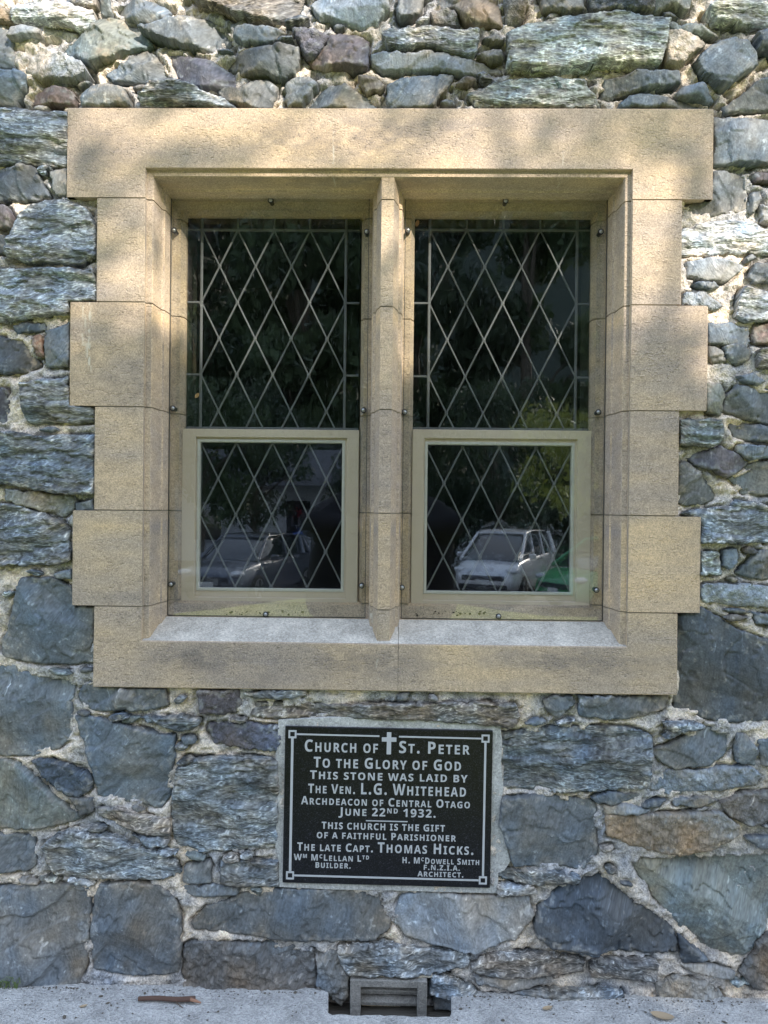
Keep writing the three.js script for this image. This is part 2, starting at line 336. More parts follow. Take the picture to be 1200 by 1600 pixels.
function stoneMesh(P, type, tint, bold) {
  const xs = P.map((p) => p.x), ys = P.map((p) => p.y), x0 = Math.min(...xs) - 0.006, x1 = Math.max(...xs) + 0.006, y0 = Math.min(...ys) - 0.006, y1 = Math.max(...ys) + 0.006;
  const cx = (x0 + x1) / 2, cy = (y0 + y1) / 2, size = Math.sqrt((x1 - x0) * (y1 - y0)), s = Math.floor(rnd() * 400), ox = rr(0, 30), oy = rr(0, 30);
  const sd = (x, y) => polyDist(P, x, y) + 0.0028 + (vn(x * 55 + ox, y * 55, 90) - 0.5) * 0.007 + (vn(x * 190 + ox, y * 190, 91) - 0.5) * 0.0028;
  const ang = type === 'w' ? rr(-0.16, 0.16) : rr(-1.2, 1.2), ca = Math.cos(ang), sa = Math.sin(ang);
  const z0 = -0.007 + rr(-0.006, 0.006) + bold * rr(0, 0.022), tx = rr(-1, 1) * (0.03 + 0.16 * bold), ty = rr(-1, 0.7) * (0.03 + 0.18 * bold);
  const facets = []; const nf = type === 'f' ? 5 : type === 's' ? 5 : 2;
  for (let k = 0; k < nf; k++) { const a = rr(0, 6.283), g = type === 'f' ? rr(0.25, 0.8) : rr(0.09, 0.34) + 0.1 * bold; facets.push([Math.cos(a) * g, Math.sin(a) * g, (type === 'f' ? rr(0.0, 0.16) : rr(-0.02, 0.26)) * size * g]); }
  const edgeW = rr(0.002, 0.006) * (type === 's' ? 0.8 : 1.2), edgeD = rr(0.002, 0.0045) + 0.002 * bold, pa = type === 'w' ? rr(1.2, 1.9) : rr(0, 3.14), pk = rr(7, 15), pc = Math.cos(pa), ps = Math.sin(pa), plate = type === 'r' ? 0 : rr(0.0025, 0.0055);
  const ledge = type === 'w' ? 0.0062 : type === 'f' ? 0.007 : type === 'r' ? 0.004 : 0.0048, lf = (type === 'w' ? 1 : 1.3) * rr(7, 12);
  const height = (x, y, d) => {
    const dx = x - cx, dy = y - cy, u = dx * ca + dy * sa, v = -dx * sa + dy * ca; let h = 0;
    for (const f of facets) h = Math.min(h, f[2] - dx * f[0] - dy * f[1]);
    let z = z0 + tx * dx + ty * dy + Math.max(h, -0.013 - 0.044 * bold);
    // split ledges of the cleavage
    const st = (type === 'w' ? [lf * 0.55, lf * 2.4] : [lf, lf]), t = fbm(u * st[0] + ox, v * st[1] + oy, s & 63, 4) * (type === 'w' ? 5.2 : 3.2), fl = Math.floor(t), fr = t - fl;
    z += (fl + sstep(0, 0.10, fr) + 0.35 * fr) * ledge - ledge * 2;
    const pt = (u * pc + v * ps) * pk + 1.3 * fbm(u * 9 + ox, v * 9, 52, 3) + ox, pf = pt - Math.floor(pt), odd = Math.floor(pt) & 1; z += plate * ((odd ? 1 - sstep(0.9, 1, pf) : sstep(0.93, 1, pf)) - 0.35 * pf);
    if (type === 'w') z += (ridge(u * 16 + ox + 1.5 * fbm(u * 20, v * 20, 5, 2), v * 58 + oy, (s >> 2) & 63, 3) - 0.55) * 0.0055;
    if (type === 'r') z += (fbm(x * 60, y * 60, 7, 4) - 0.5) * 0.016;
    z += ((fbm(x * 26 + ox, y * 26, 12, 3) - 0.5) * 0.006 + (fbm(x * 110 + oy, y * 110, 44, 2) - 0.5) * 0.004) * (type === 'r' ? 1 : type === 'w' ? 0.6 : 0.35);
    z -= edgeD * Math.pow(1 - sstep(0, edgeW * (0.5 + vn(x * 40, y * 40, 33)), d), 1.6);
    return z;
  };
  const nx = Math.ceil((x1 - x0) / CELL), ny = Math.ceil((y1 - y0) / CELL), id = new Int32Array((nx + 1) * (ny + 1)).fill(-1), px = [], py = [], pd = [], pos = [], uv = [], col = [], index = [];
  const D = new Float32Array((nx + 1) * (ny + 1)), X = new Float32Array(D.length), Y = new Float32Array(D.length);
  for (let j = 0; j <= ny; j++) for (let i = 0; i <= nx; i++) {
    const k = j * (nx + 1) + i; let x = x0 + i * CELL, y = y0 + j * CELL, d = sd(x, y);
    if (Math.abs(d) < CELL * 0.55) {                               // pull near vertices onto the outline
      for (let r = 0; r < 2; r++) { const e = 0.0006, gx = (sd(x + e, y) - sd(x - e, y)) / (2 * e), gy = (sd(x, y + e) - sd(x, y - e)) / (2 * e), l = gx * gx + gy * gy + 1e-6; const dx = -d * gx / l, dy = -d * gy / l, m = Math.hypot(dx, dy), q = m > CELL * 0.6 ? CELL * 0.6 / m : 1; x += dx * q; y += dy * q; d = sd(x, y); }
      d = 0;
    }
    X[k] = x; Y[k] = y; D[k] = d;
  }
  const base = TINT[tint], j1 = rr(0.78, 1.22), jb = rr(-0.05, 0.05), ta = type === 'w' ? rr(-0.12, 0.12) : rr(-0.8, 0.8), tca = Math.cos(ta), tsa = Math.sin(ta), uo = rr(0, 1), vo = rr(0, 1), us = 1.9;
  const put = (k) => {
    if (id[k] >= 0) return id[k];
    const x = X[k], y = Y[k], d = Math.max(0, D[k]), i = pos.length / 3; id[k] = i;
    const hz = height(x, y, d), gx = x + 0.55 * hz, gy = y + 0.85 * hz; pos.push(x, y, hz); uv.push((gx * tca + gy * tsa) * us + uo, (-gx * tsa + gy * tca) * us + vo);
    // mineral patches; lime smeared over the rim when the joints were pointed
    const n = fbm(x * 22 + ox, y * 22, 50, 3) - 0.5, r = fbm(x * 14, y * 14 + oy, 61, 3), lime = sstep(0.60, 0.72, fbm(x * 75, y * 75, 71, 3) + 0.10 * (d < 0.012) - 0.16 * (d > 0.02)) * 0.55;
    const rust = sstep(0.63, 0.74, r) * 0.28, b = j1 * (1 + 0.3 * n);
    const c = [base[0] * b * (1 + jb), base[1] * b, base[2] * b * (1 - jb)];
    c[0] = lerp(c[0], c[0] * 1.05 + 0.03, rust); c[1] = lerp(c[1], c[1] * 0.95 + 0.012, rust); c[2] = lerp(c[2], c[2] * 0.78, rust);
    col.push(lerp(c[0], 0.40, lime), lerp(c[1], 0.385, lime), lerp(c[2], 0.35, lime)); return i;
  };
  const edges = new Map();
  const tri = (a, b, c) => {
    if (D[a] < 0 || D[b] < 0 || D[c] < 0 || (D[a] === 0 && D[b] === 0 && D[c] === 0 && sd((X[a] + X[b] + X[c]) / 3, (Y[a] + Y[b] + Y[c]) / 3) < 0)) return;
    const q = [put(a), put(b), put(c)]; index.push(...q);
    for (let k = 0; k < 3; k++) { const e = q[k], f = q[(k + 1) % 3], r = f + '_' + e; edges.has(r) ? edges.delete(r) : edges.set(e + '_' + f, [e, f]); }
  };
  for (let j = 0; j < ny; j++) for (let i = 0; i < nx; i++) { const a = j * (nx + 1) + i, b = a + 1, c = a + nx + 1, d = c + 1; if ((i + j) & 1) { tri(a, b, d); tri(a, d, c); } else { tri(a, b, c); tri(b, d, c); } }
  // sides going back into the mortar
  for (const [e, f] of edges.values()) {
    const i = pos.length / 3;
    for (const q of [e, f]) { pos.push(pos[q * 3], pos[q * 3 + 1], -0.07); uv.push(uv[q * 2] + 0.04, uv[q * 2 + 1] + 0.1); col.push(col[q * 3], col[q * 3 + 1], col[q * 3 + 2]); }
    index.push(f, e, i, f, i, i + 1);
  }
  const g = new THREE.BufferGeometry(); g.setAttribute('position', new THREE.Float32BufferAttribute(pos, 3)); g.setAttribute('uv', new THREE.Float32BufferAttribute(uv, 2)); g.setAttribute('color', new THREE.Float32BufferAttribute(col, 3)); g.setIndex(index); g.computeVertexNormals();
  return index.length ? mesh('stone', g, stoneMat[type], wall) : null;
}
const traced = [];
for (const line of STONES) {
  const [k, ...pts] = line.trim().split(/\s+/), ex = rr(14, 90), et = rr(10, 42);
  const raw = pts.map((p) => p.split(',').map(Number)), top = raw.reduce((a, p) => Math.min(a, p[1]), 1e9);
  const P = raw.map(([x, y]) => W(x <= 0 ? -ex * (1 + 0.1 * rnd()) : x >= 1200 ? 1200 + ex : x, y <= 0 ? -et : y, -0.015));
  traced.push(P); stoneMesh(P, k[0], k[1], top < 150 ? 0.75 : raw[0][0] > 1050 && top < 700 ? 0.25 : top > 1330 && raw[0][0] > 820 && k[0] === 'f' ? 0.8 : 0.08);
}
// the wall goes on past the frame in the same rubble
const more = [];
for (let y = -330; y < 1560;) {
  const h = rr(44, 92);
  for (let x = -520; x < 1700;) {
    const w = rr(60, 190), q = [[x + 5, y + rr(4, 12)], [x + w * 0.45, y + rr(2, 8)], [x + w - 6, y + rr(4, 14)], [x + w - 5, y + h - rr(4, 14)], [x + w * 0.5, y + h - rr(2, 8)], [x + 6, y + h - rr(4, 12)]];
    const P = q.map(([a, b]) => W(a, b, -0.015)), inside = x > -6 && x + w < 1206 && y > -4;
    if (!inside && !(x > -10 && x < 1210 && y + h > 0 && x + w < 1210) && !traced.some((t) => P.some((p) => polyDist(t, p.x, p.y) > -0.004) || t.some((p) => polyDist(P, p.x, p.y) > -0.004))) more.push(P);
    x += w + rr(2, 6);
  }
  y += h + rr(2, 6);
}
for (const P of more) if (traced.length < 242) { traced.push(P); stoneMesh(P, 'wsswfr'[Math.floor(rnd() * 6)], 'bbbbbgpnld'[Math.floor(rnd() * 10)], 0.15); }

// ------------------------------------------------------------------ dressed sandstone surround: measures on the sheet, in metres
const ax = (a, b, z = 0) => (W(...a, z).x + W(...b, z).x) / 2, ay = (a, b, z = 0) => (W(...a, z).y + W(...b, z).y) / 2;
const OX0 = ax([228, 268], [220, 1003]), OX1 = ax([989, 268], [980, 1006]), OY1 = ay([230, 263], [988, 264]), OY0 = ay([222, 1003], [979, 1010]);
const MX = ax([606, 300], [599.5, 940], -0.016);
const LIN = { x0: W(104, 236).x, x1: W(1115, 240).x, y0: ay([104, 308], [1115, 313]), y1: ay([104, 168], [1116, 169]) };
const SIL = { x0: W(146, 1010).x, x1: W(1058.5, 1020).x, y0: ay([147, 1074], [1057, 1086]), y1: ay([146, 946], [1060, 959]) };
const JY = [LIN.y0, ay([107, 471], [1107, 477]), ay([147, 635], [1062, 642]), ay([112, 798], [1096, 805]), SIL.y1];
const JL = [W(150.5, 390).x, W(108.5, 553).x, W(147, 716).x, W(112.5, 871).x], JR = [W(1065.5, 394).x, W(1106, 558).x, W(1061, 722).x, W(1095, 882).x];
const BACK = -0.30;
const PROFILE = [[0, -0.0015], [0.001, -0.012], [0.015, -0.0145], [0.0175, -0.019], [0.021, -0.078], [0.0235, -0.084], [0.0275, -0.087], [0.030, -0.121], [0.030, -0.150], [0.053, -0.153], [0.062, -0.176], [0.062, BACK]];
const surround = thing('window_surround', 'buff sandstone window surround with stepped quoins, moulded jambs and central mullion', 'window surround');
const sandMap = (() => {                                          // the stones' own colour: buff beds, iron bands, black weathering crust and white runs where they are
  const x0 = -0.95, w = 1.9, y0 = 0.7, h = 1.75;
  const run = (u, v, cx, y1, y2, wd) => { const X = x0 + u * w, Y = y0 + v * h, a = W(cx, y1), b = W(cx, y2); const d = Math.abs(X - a.x + 0.004 * (vn(Y * 40, 3, 9) - 0.5)), g = sstep(wd, 0, d) * (Y < a.y && Y > b.y ? 1 : 0); return g * sstep(0.42, 0.62, fbm(X * 160, Y * 50, 66, 3)); };
  const crust = [[540, 215, 200, 45, 0.75], [690, 200, 160, 30, 0.5], [160, 220, 60, 60, 0.5], [190, 240, 120, 50, 0.4], [1080, 270, 60, 40, 0.35], [310, 1030, 80, 24, 0.8], [560, 1035, 140, 28, 0.6], [900, 1035, 160, 26, 0.6], [1075, 540, 45, 70, 0.4], [1080, 840, 40, 40, 0.35], [400, 1060, 60, 20, 0.4], [640, 250, 120, 14, 0.5]].map(([x, y, rx, ry, a]) => { const p = W(x, y); return [p.x, p.y, rx * 0.0017, ry * 0.0017, a]; });
  return texture(2048, 1886, (u, v, o) => {
    const X = x0 + u * w, Y = y0 + v * h, m = fbm(X * 3.1, Y * 3.4, 2, 4), b = fbm(X * 7, Y * 21, 13, 3), g = vn(X * 620, Y * 620, 5), g2 = vn(X * 290, Y * 330, 6), n = fbm(X * 34, Y * 60, 27, 3);
    let e = 0.70 + 0.2 * (m - 0.5) + 0.12 * (b - 0.5) + 0.2 * (g - 0.5) + 0.13 * (g2 - 0.5) + 0.12 * (n - 0.5); const iron = 0.5 * (b - 0.45) + 0.6 * (m - 0.45);
    let r = e * (1.05 + 0.06 * iron), gr = e * (0.95 - 0.03 * iron), bl = e * (0.835 - 0.22 * iron);
    let k = 0; for (const c of crust) { const q = Math.exp(-(((X - c[0]) / c[2]) ** 2 + ((Y - c[1]) / c[3]) ** 2)); k = Math.max(k, c[4] * q); }
    const dk = clamp(sstep(0.32, 0.80, n + 0.3 * k - 0.06) * (0.07 + 0.55 * k) * (0.35 + 1.0 * g2)); const pit = sstep(0.84, 0.95, g2) * 0.16; r *= 1 - 0.56 * dk - pit; gr *= 1 - 0.54 * dk - pit; bl *= 1 - 0.48 * dk - pit;
    const wh = clamp(run(u, v, 139, 472, 590, 0.013) * 0.8 + run(u, v, 521, 205, 256, 0.004) * 0.6 + run(u, v, 131, 474, 540, 0.01) * 0.5 + run(u, v, 880, 215, 258, 0.004) * 0.35 + run(u, v, 590, 1020, 1076, 0.006) * 0.4 + run(u, v, 585, 905, 990, 0.006) * 0.9 + run(u, v, 578, 965, 1000, 0.012) * 0.6);
    o[0] = lerp(r, 0.86, wh); o[1] = lerp(gr, 0.84, wh); o[2] = lerp(bl, 0.78, wh);
  }, true, false);
})();
const sandBump = sandB.clone(); sandBump.repeat.set(3.2, 3.0); sandBump.needsUpdate = true;
const sandOf = (c) => std(c, { map: sandMap, bumpMap: sandBump, bumpScale: 0.0024, roughness: 0.92 }), sandstone = sandOf([0.84, 0.83, 0.82]), sandTones = [sandOf([0.86, 0.83, 0.79]), sandOf([0.79, 0.79, 0.79]), sandOf([0.88, 0.86, 0.85]), sandOf([0.81, 0.80, 0.82])];
const sandUV = (g) => { g = metreUV(g); const p = g.attributes.position, uv = g.attributes.uv; for (let i = 0; i < p.count; i++) { let u = (uv.getX(i) + 0.95) / 1.9, v = (uv.getY(i) - 0.7) / 1.75; if (u < 0.01 || u > 0.99) u = ((u % 0.9) + 0.9) % 0.9 + 0.05; if (v < 0.01 || v > 0.99) v = ((v % 0.9) + 0.9) % 0.9 + 0.05; uv.setXY(i, u, v); } return g; };
const bed = std([0.26, 0.23, 0.18], { bumpMap: texMortB, bumpScale: 0.003, roughness: 0.95 });
const concMap = texture(T, T, (u, v, o) => { const [a, b, c, d] = mort(u, v), e = 0.68 + 0.16 * (a - 0.5) + 0.16 * (b - 0.5) + 0.12 * (c - 0.5) + 0.12 * (d - 0.5) - 0.2 * sstep(0.9, 0.97, b); o[0] = e; o[1] = e * 0.985; o[2] = e * 0.955; });
const paleSlopeMat = std([0.98, 0.94, 0.87], { map: concMap, bumpMap: sandB, bumpScale: 0.002, roughness: 0.92 });
const GAP = 0.0016;
const vertical = (s, xa) => (a, b, t) => [xa + s * a, t, b];      // outline (inset, z) run up the wall from arris xa, towards +x (s = 1) or -x
const jambOutline = (out, grow = 0) => [[out, BACK], [out + grow, -0.003 - grow], [out + 0.003 + grow, -grow], [-0.0015 + grow, -grow], ...PROFILE.map(([o, z], i) => [o - grow, i === PROFILE.length - 1 ? z : z - grow])];
const jambStub = [[0, BACK], ...PROFILE];
function jambBlock(side, outer, ya, yb) {
  const s = side < 0 ? 1 : -1, xa = side < 0 ? OX0 : OX1;
  mesh('quoin_block', sandUV(merge([prism(jambOutline(-Math.abs(outer - xa)), () => ya, () => yb, vertical(s, xa))])), sandTones[Math.floor(rnd() * 4)], surround);
}
for (let i = 0; i < 4; i++) { jambBlock(-1, JL[i], JY[i + 1] + GAP, JY[i] - GAP); jambBlock(1, JR[i], JY[i + 1] + GAP, JY[i] - GAP); }
{
  // lintel: face, running mould, two ears with mitred stubs
  const horizontal = (a, b, t) => [t, OY1 - a, b], parts = [];
  parts.push(prism([[LIN.y1, BACK], [LIN.y1, -0.003], [LIN.y1 - 0.003, 0], [OY1 + 0.0015, 0], [OY1, -0.0015], [OY1, BACK]], () => LIN.x0 + 0.002, () => LIN.x1 - 0.002, (y, z, t) => [t, y, z]));
  parts.push(prism([[LIN.y1 - 0.003, BACK], [LIN.y1 - 0.003, -0.003], [LIN.y0 + GAP, -0.003], [LIN.y0 + GAP, BACK]], () => LIN.x0, () => LIN.x0 + 0.02, (y, z, t) => [t, y, z]));
  parts.push(prism([[LIN.y1 - 0.003, BACK], [LIN.y1 - 0.003, -0.003], [LIN.y0 + GAP, -0.003], [LIN.y0 + GAP, BACK]], () => LIN.x1 - 0.02, () => LIN.x1, (y, z, t) => [t, y, z]));
  parts.push(prism(jambStub, (p) => OX0 + p[0], (p) => OX1 - p[0], horizontal));
  for (const s of [-1, 1]) {
    const xa = s < 0 ? OX0 : OX1, xo = s < 0 ? LIN.x0 + 0.002 : LIN.x1 - 0.002;
    parts.push(box(Math.min(xa, xo) + 0.0001, Math.max(xa, xo) - 0.0001, LIN.y0 + GAP, OY1 + 0.0014, BACK, -0.00002));
    parts.push(prism(jambStub, () => LIN.y0 + GAP, (p) => OY1 - p[0], vertical(-s, xa)));
  }
  mesh('lintel', sandUV(merge(parts)), sandstone, surround);
  // sill in two stones, each with its upturned end
  const SG = 0.0006, sx = W(622, 1045).x, SL = [[OY0, -0.0015], [OY0 - 0.0015, 0], [SIL.y0 + 0.002, 0], [SIL.y0, -0.002], [SIL.y0, BACK], [OY0 + 0.095, BACK], [OY0 + 0.095, -0.18], [OY0 + 0.083, -0.152], [OY0 + 0.050, -0.133], [OY0 + 0.047, -0.121]];
  for (const s of [-1, 1]) {
    const xa = s < 0 ? OX0 : OX1, xo = s < 0 ? SIL.x0 : SIL.x1, ps = [];
    ps.push(prism(SL, () => Math.min(xo, sx + s * SG) + (s < 0 ? 0.0003 : 0), () => Math.max(xo, sx + s * SG) - (s > 0 ? 0.0003 : 0), (y, z, t) => [t, y, z]));
    ps.push(prism(jambOutline(-Math.abs(xo - xa)), () => OY0 - 0.002, () => SIL.y1 - GAP, vertical(-s, xa)));
    const sill = mesh('sill', sandUV(merge(ps)), sandstone, surround), e0 = s < 0 ? OX0 + 0.0002 : sx + SG, e1 = s < 0 ? sx - SG : OX1 - 0.0002;
    mesh('pale_sill_slope', metreUV(prism([[OY0 + 0.0012, -0.004], [OY0 + 0.0486, -0.121], [OY0 + 0.04, -0.1212], [OY0 - 0.004, -0.012]], () => e0, () => e1, (y, z, t) => [t, y, z]), 2.2), paleSlopeMat, sill);  // paler grey strip over the sloping top of the sill
  }
  // mullion in five drums
  const half = [[0.0165, -0.016], [0.029, -0.062], [0.031, -0.082], [0.0385, -0.086], [0.0435, -0.121], [0.0435, -0.150], [0.066, -0.153], [0.076, -0.176], [0.076, BACK]];
  const ring = [...half.map(([a, z]) => [-a, z]).reverse(), ...half], my = [OY1 + 0.02, ay([606, 315], [606, 315], -0.03), ay([604, 481], [604, 481], -0.03), ay([602, 641], [602, 641], -0.03), ay([601, 802], [601, 802], -0.03), ay([600, 952], [600, 952], -0.03), OY0 + 0.004];
  for (let i = 0; i < 6; i++) mesh('mullion_drum', sandUV(prism(ring, () => my[i + 1] + GAP, () => my[i] - GAP, (a, b, t) => [MX + a, t, b])), sandTones[i % 4], surround);
  // mortar in the joints, held 3 mm back
  const bedGeo = [];
  for (const s of [-1, 1]) { const xa = s < 0 ? OX0 : OX1, list = s < 0 ? JL : JR, out = Math.min(...list.map((x) => Math.abs(x - xa))); bedGeo.push(prism(jambOutline(-out + 0.004, 0.003).map(([a, z]) => [Math.min(a, 0.058), Math.max(z, BACK + 0.01)]), () => SIL.y1 - 0.03, () => LIN.y0 + 0.03, vertical(-s, xa))); }
  bedGeo.push(prism(ring.map(([a, z]) => [a * 0.96, z === BACK ? z + 0.01 : z - 0.003]), () => OY0 + 0.01, () => OY1 + 0.01, (a, b, t) => [MX + a, t, b]));
  bedGeo.push(box(sx - 0.02, sx + 0.02, SIL.y0 + 0.004, OY0 - 0.004, -0.1, -0.003));
  mesh('joint_mortar', metreUV(merge(bedGeo)), bed, surround);
}

// thin slivers of the same stone pinned into the wider joints
for (let tries = 0, made = 0; tries < 60000 && made < 55; tries++) {
  const q = W(rr(2, 1198), rr(2, 1545)), L = rr(0.012, 0.036), h = rr(0.004, 0.009), a = rr(-0.3, 0.3), pl = [W(425, 1115), W(800, 1400)];
  const m = L + 0.006, dressed = [[LIN.x0, LIN.x1, LIN.y0, LIN.y1], [SIL.x0, SIL.x1, SIL.y0, SIL.y1], ...JL.map((x, i) => [x, JR[i], JY[i + 1], JY[i]]), [pl[0].x, pl[1].x, pl[1].y, pl[0].y], [W(505, 1500).x, W(710, 1500).x, -0.1, W(505, 1500).y]];
  if (dressed.some(([x0, x1, y0, y1]) => q.x > x0 - m && q.x < x1 + m && q.y > y0 - 0.012 && q.y < y1 + 0.012)) continue;
  const P = [[-L, 0], [-L * 0.4, h * rr(0.7, 1)], [L * 0.5, h * rr(0.6, 1)], [L, h * rr(-0.3, 0.3)], [L * 0.3, -h * rr(0.6, 1)], [-L * 0.6, -h * rr(0.5, 1)]].map(([x, y]) => V2(q.x + x * Math.cos(a) - y * Math.sin(a), q.y + x * Math.sin(a) + y * Math.cos(a)));
  if (traced.some((t) => P.some((p) => polyDist(t, p.x, p.y) > -0.0045))) continue;
  traced.push(P); made++; stoneMesh(P, 'ws'[made & 1], 'bbnldg'[Math.floor(rnd() * 6)], 0);
}
// mortar: one lumpy sheet behind and between the stones, open where the window is, with the solid core behind it
{
  const hx0 = OX0 - 0.1, hx1 = OX1 + 0.1, hy0 = OY0 - 0.05, hy1 = OY1 + 0.08, F = 0.0046;
  const axis = (a, fa, fb, b) => { const o = []; for (let v = a; v < fa; v += 0.03) o.push(v); for (let v = fa; v < fb; v += F) o.push(v); for (let v = fb; v < b; v += 0.03) o.push(v); o.push(b); return o; };
  const xa = axis(-2.2, -1.2, 1.25, 2.4), ya = axis(-0.12, -0.06, 2.75, 3.3), nx = xa.length, ny = ya.length, pos = new Float32Array(nx * ny * 3), uv = new Float32Array(nx * ny * 2), near = new Float32Array(nx * ny).fill(1), idx = [];
  const first = (l, v) => { let a = 0, b = l.length - 1; while (a < b) { const m = (a + b) >> 1; l[m] < v ? (a = m + 1) : (b = m); } return a; };
  for (const P of traced) {
    const X = P.map((p) => p.x), Y = P.map((p) => p.y), i0 = first(xa, Math.min(...X) - 0.02), i1 = first(xa, Math.max(...X) + 0.02), j0 = first(ya, Math.min(...Y) - 0.02), j1 = first(ya, Math.max(...Y) + 0.02);
    for (let j = j0; j <= j1; j++) for (let i = i0; i <= i1; i++) { const d = -polyDist(P, xa[i], ya[j]) - 0.0028, k = j * nx + i; if (d < near[k]) near[k] = d; }
  }
  const V = [W(505, 1515), W(705, 1600)];
  for (let j = 0; j < ny; j++) for (let i = 0; i < nx; i++) {
    const x = xa[i], y = ya[j], k = j * nx + i, up = sstep(1.7, 2.5, y), n = fbm(x * 16, y * 16, 3, 3), m = fbm(x * 60, y * 60, 8, 3), d = near[k], rake = sstep(0.47, 0.6, fbm(x * 24, y * 24, 29, 3));
    let z = -0.0185 - 0.010 * up + (n - 0.5) * (0.014 + 0.016 * up) + (m - 0.5) * (0.012 + 0.012 * up) + (vn(x * 170, y * 170, 77) - 0.5) * 0.004 - 0.012 * sstep(0.62, 0.72, fbm(x * 30, y * 44, 19, 3)) * (0.6 + up);
    z -= (0.003 + 0.013 * rake) * sstep(0.010, 0.0, d); if (d < -0.012) z -= 0.02;
    if (x > V[0].x && x < V[1].x && y < V[0].y) z -= 0.03;
    pos.set([x, y, z], k * 3); uv.set([x * 2.2, y * 2.2], k * 2);
  }
  for (let j = 0; j + 1 < ny; j++) for (let i = 0; i + 1 < nx; i++) {
    const x = (xa[i] + xa[i + 1]) / 2, y = (ya[j] + ya[j + 1]) / 2; if (x > hx0 && x < hx1 && y > hy0 && y < hy1) continue;
    const a = j * nx + i; idx.push(a, a + 1, a + nx + 1, a, a + nx + 1, a + nx);
  }
  const g = new THREE.BufferGeometry(); g.setAttribute('position', new THREE.BufferAttribute(pos, 3)); g.setAttribute('uv', new THREE.BufferAttribute(uv, 2)); g.setIndex(idx); g.computeVertexNormals();
  mesh('mortar', g, std([0.90, 0.92, 0.99], { map: texMort, bumpMap: texMortB, bumpScale: 0.0055, roughness: 0.95 }), wall);
  const core = std([0.35, 0.33, 0.3]);
  mesh('wall_core', [box(-2.2, hx0, -0.12, 3.3, -0.45, -0.075), box(hx1, 2.4, -0.12, 3.3, -0.45, -0.075), box(hx0, hx1, -0.12, hy0, -0.45, -0.075), box(hx0, hx1, hy1, 3.3, -0.45, -0.075)], core, wall);
}
// the dim room behind the glass
{
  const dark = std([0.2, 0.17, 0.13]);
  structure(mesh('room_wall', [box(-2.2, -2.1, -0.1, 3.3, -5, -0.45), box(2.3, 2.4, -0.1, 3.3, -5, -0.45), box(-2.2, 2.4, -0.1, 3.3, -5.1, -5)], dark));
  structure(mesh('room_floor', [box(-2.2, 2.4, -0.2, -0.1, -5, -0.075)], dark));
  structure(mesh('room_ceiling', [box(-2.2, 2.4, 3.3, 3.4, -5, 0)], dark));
}
// ------------------------------------------------------------------ leaded windows
const lead = std([0.115, 0.12, 0.124], { metalness: 0.2, roughness: 0.6 });
const glassTints = [[0.55, 0.62, 0.60], [0.5, 0.58, 0.58], [0.56, 0.58, 0.64], [0.5, 0.6, 0.54], [0.6, 0.56, 0.58], [0.46, 0.5, 0.56]].map((c) => phys(c, { transmission: 1, thickness: 0, roughness: 0.02, ior: 1.65 }));
const rippledB = texture(256, 256, (u, v, o) => { o[0] = o[1] = o[2] = fbm(u * 6, v * 6, 4, 3, 6, 6); }, false);
glassTints.forEach((m) => { m.bumpMap = rippledB; m.bumpScale = 0.00035; });
const paint = std([0.55, 0.455, 0.355], { bumpMap: texMortB, bumpScale: 0.0006, roughness: 0.6 });
const putty = std([0.52, 0.5, 0.45], { bumpMap: texMortB, bumpScale: 0.003, roughness: 0.9 });
function clipRect(P, r) {
  const cut = (Q, f) => { const out = []; for (let i = 0; i < Q.length; i++) { const a = Q[i], b = Q[(i + 1) % Q.length], fa = f(a), fb = f(b); if (fa >= 0) out.push(a); if ((fa >= 0) !== (fb >= 0)) { const t = fa / (fa - fb); out.push([a[0] + (b[0] - a[0]) * t, a[1] + (b[1] - a[1]) * t]); } } return out; };
  return [(p) => p[0] - r.x0, (p) => r.x1 - p[0], (p) => p[1] - r.y0, (p) => r.y1 - p[1]].reduce((Q, f) => (Q.length ? cut(Q, f) : Q), P);
}
const polyArea = (P) => Math.abs(P.reduce((s, p, i) => s + p[0] * P[(i + 1) % P.length][1] - p[1] * P[(i + 1) % P.length][0], 0)) / 2;
function pane(P, z, parent) {
  if (P.length < 3 || polyArea(P) < 4e-5) return;
  const cx = P.reduce((s, p) => s + p[0], 0) / P.length, cy = P.reduce((s, p) => s + p[1], 0) / P.length, g = new THREE.ExtrudeGeometry(new THREE.Shape(P.map((p) => new THREE.Vector2(p[0] - cx, p[1] - cy))), { depth: 0.003, bevelEnabled: false }).translate(0, 0, -0.0015);
  const uv = g.attributes.uv; for (let i = 0; i < uv.count; i++) uv.setXY(i, uv.getX(i) * 4 + cx * 7, uv.getY(i) * 4 + cy * 5);
  const m = mesh('pane', g, glassTints[Math.floor(rnd() * glassTints.length)], parent); m.position.set(cx, cy, z); m.rotation.set(rr(-0.004, 0.004), rr(-0.004, 0.004), 0);
}
function came(a, b, w, z, parent) {
  const L = Math.hypot(b[0] - a[0], b[1] - a[1]); if (L < 0.012) return;
  const m = mesh('lead_came', prism([[-w / 2, -0.002], [-w / 2, 0.0008], [-w / 4, 0.0026], [w / 4, 0.0026], [w / 2, 0.0008], [w / 2, -0.002]], () => -L / 2, () => L / 2, (x, q, t) => [x, t, q]), lead, parent);
  m.position.set((a[0] + b[0]) / 2, (a[1] + b[1]) / 2, z); m.rotation.z = -Math.atan2(b[0] - a[0], b[1] - a[1]);
}
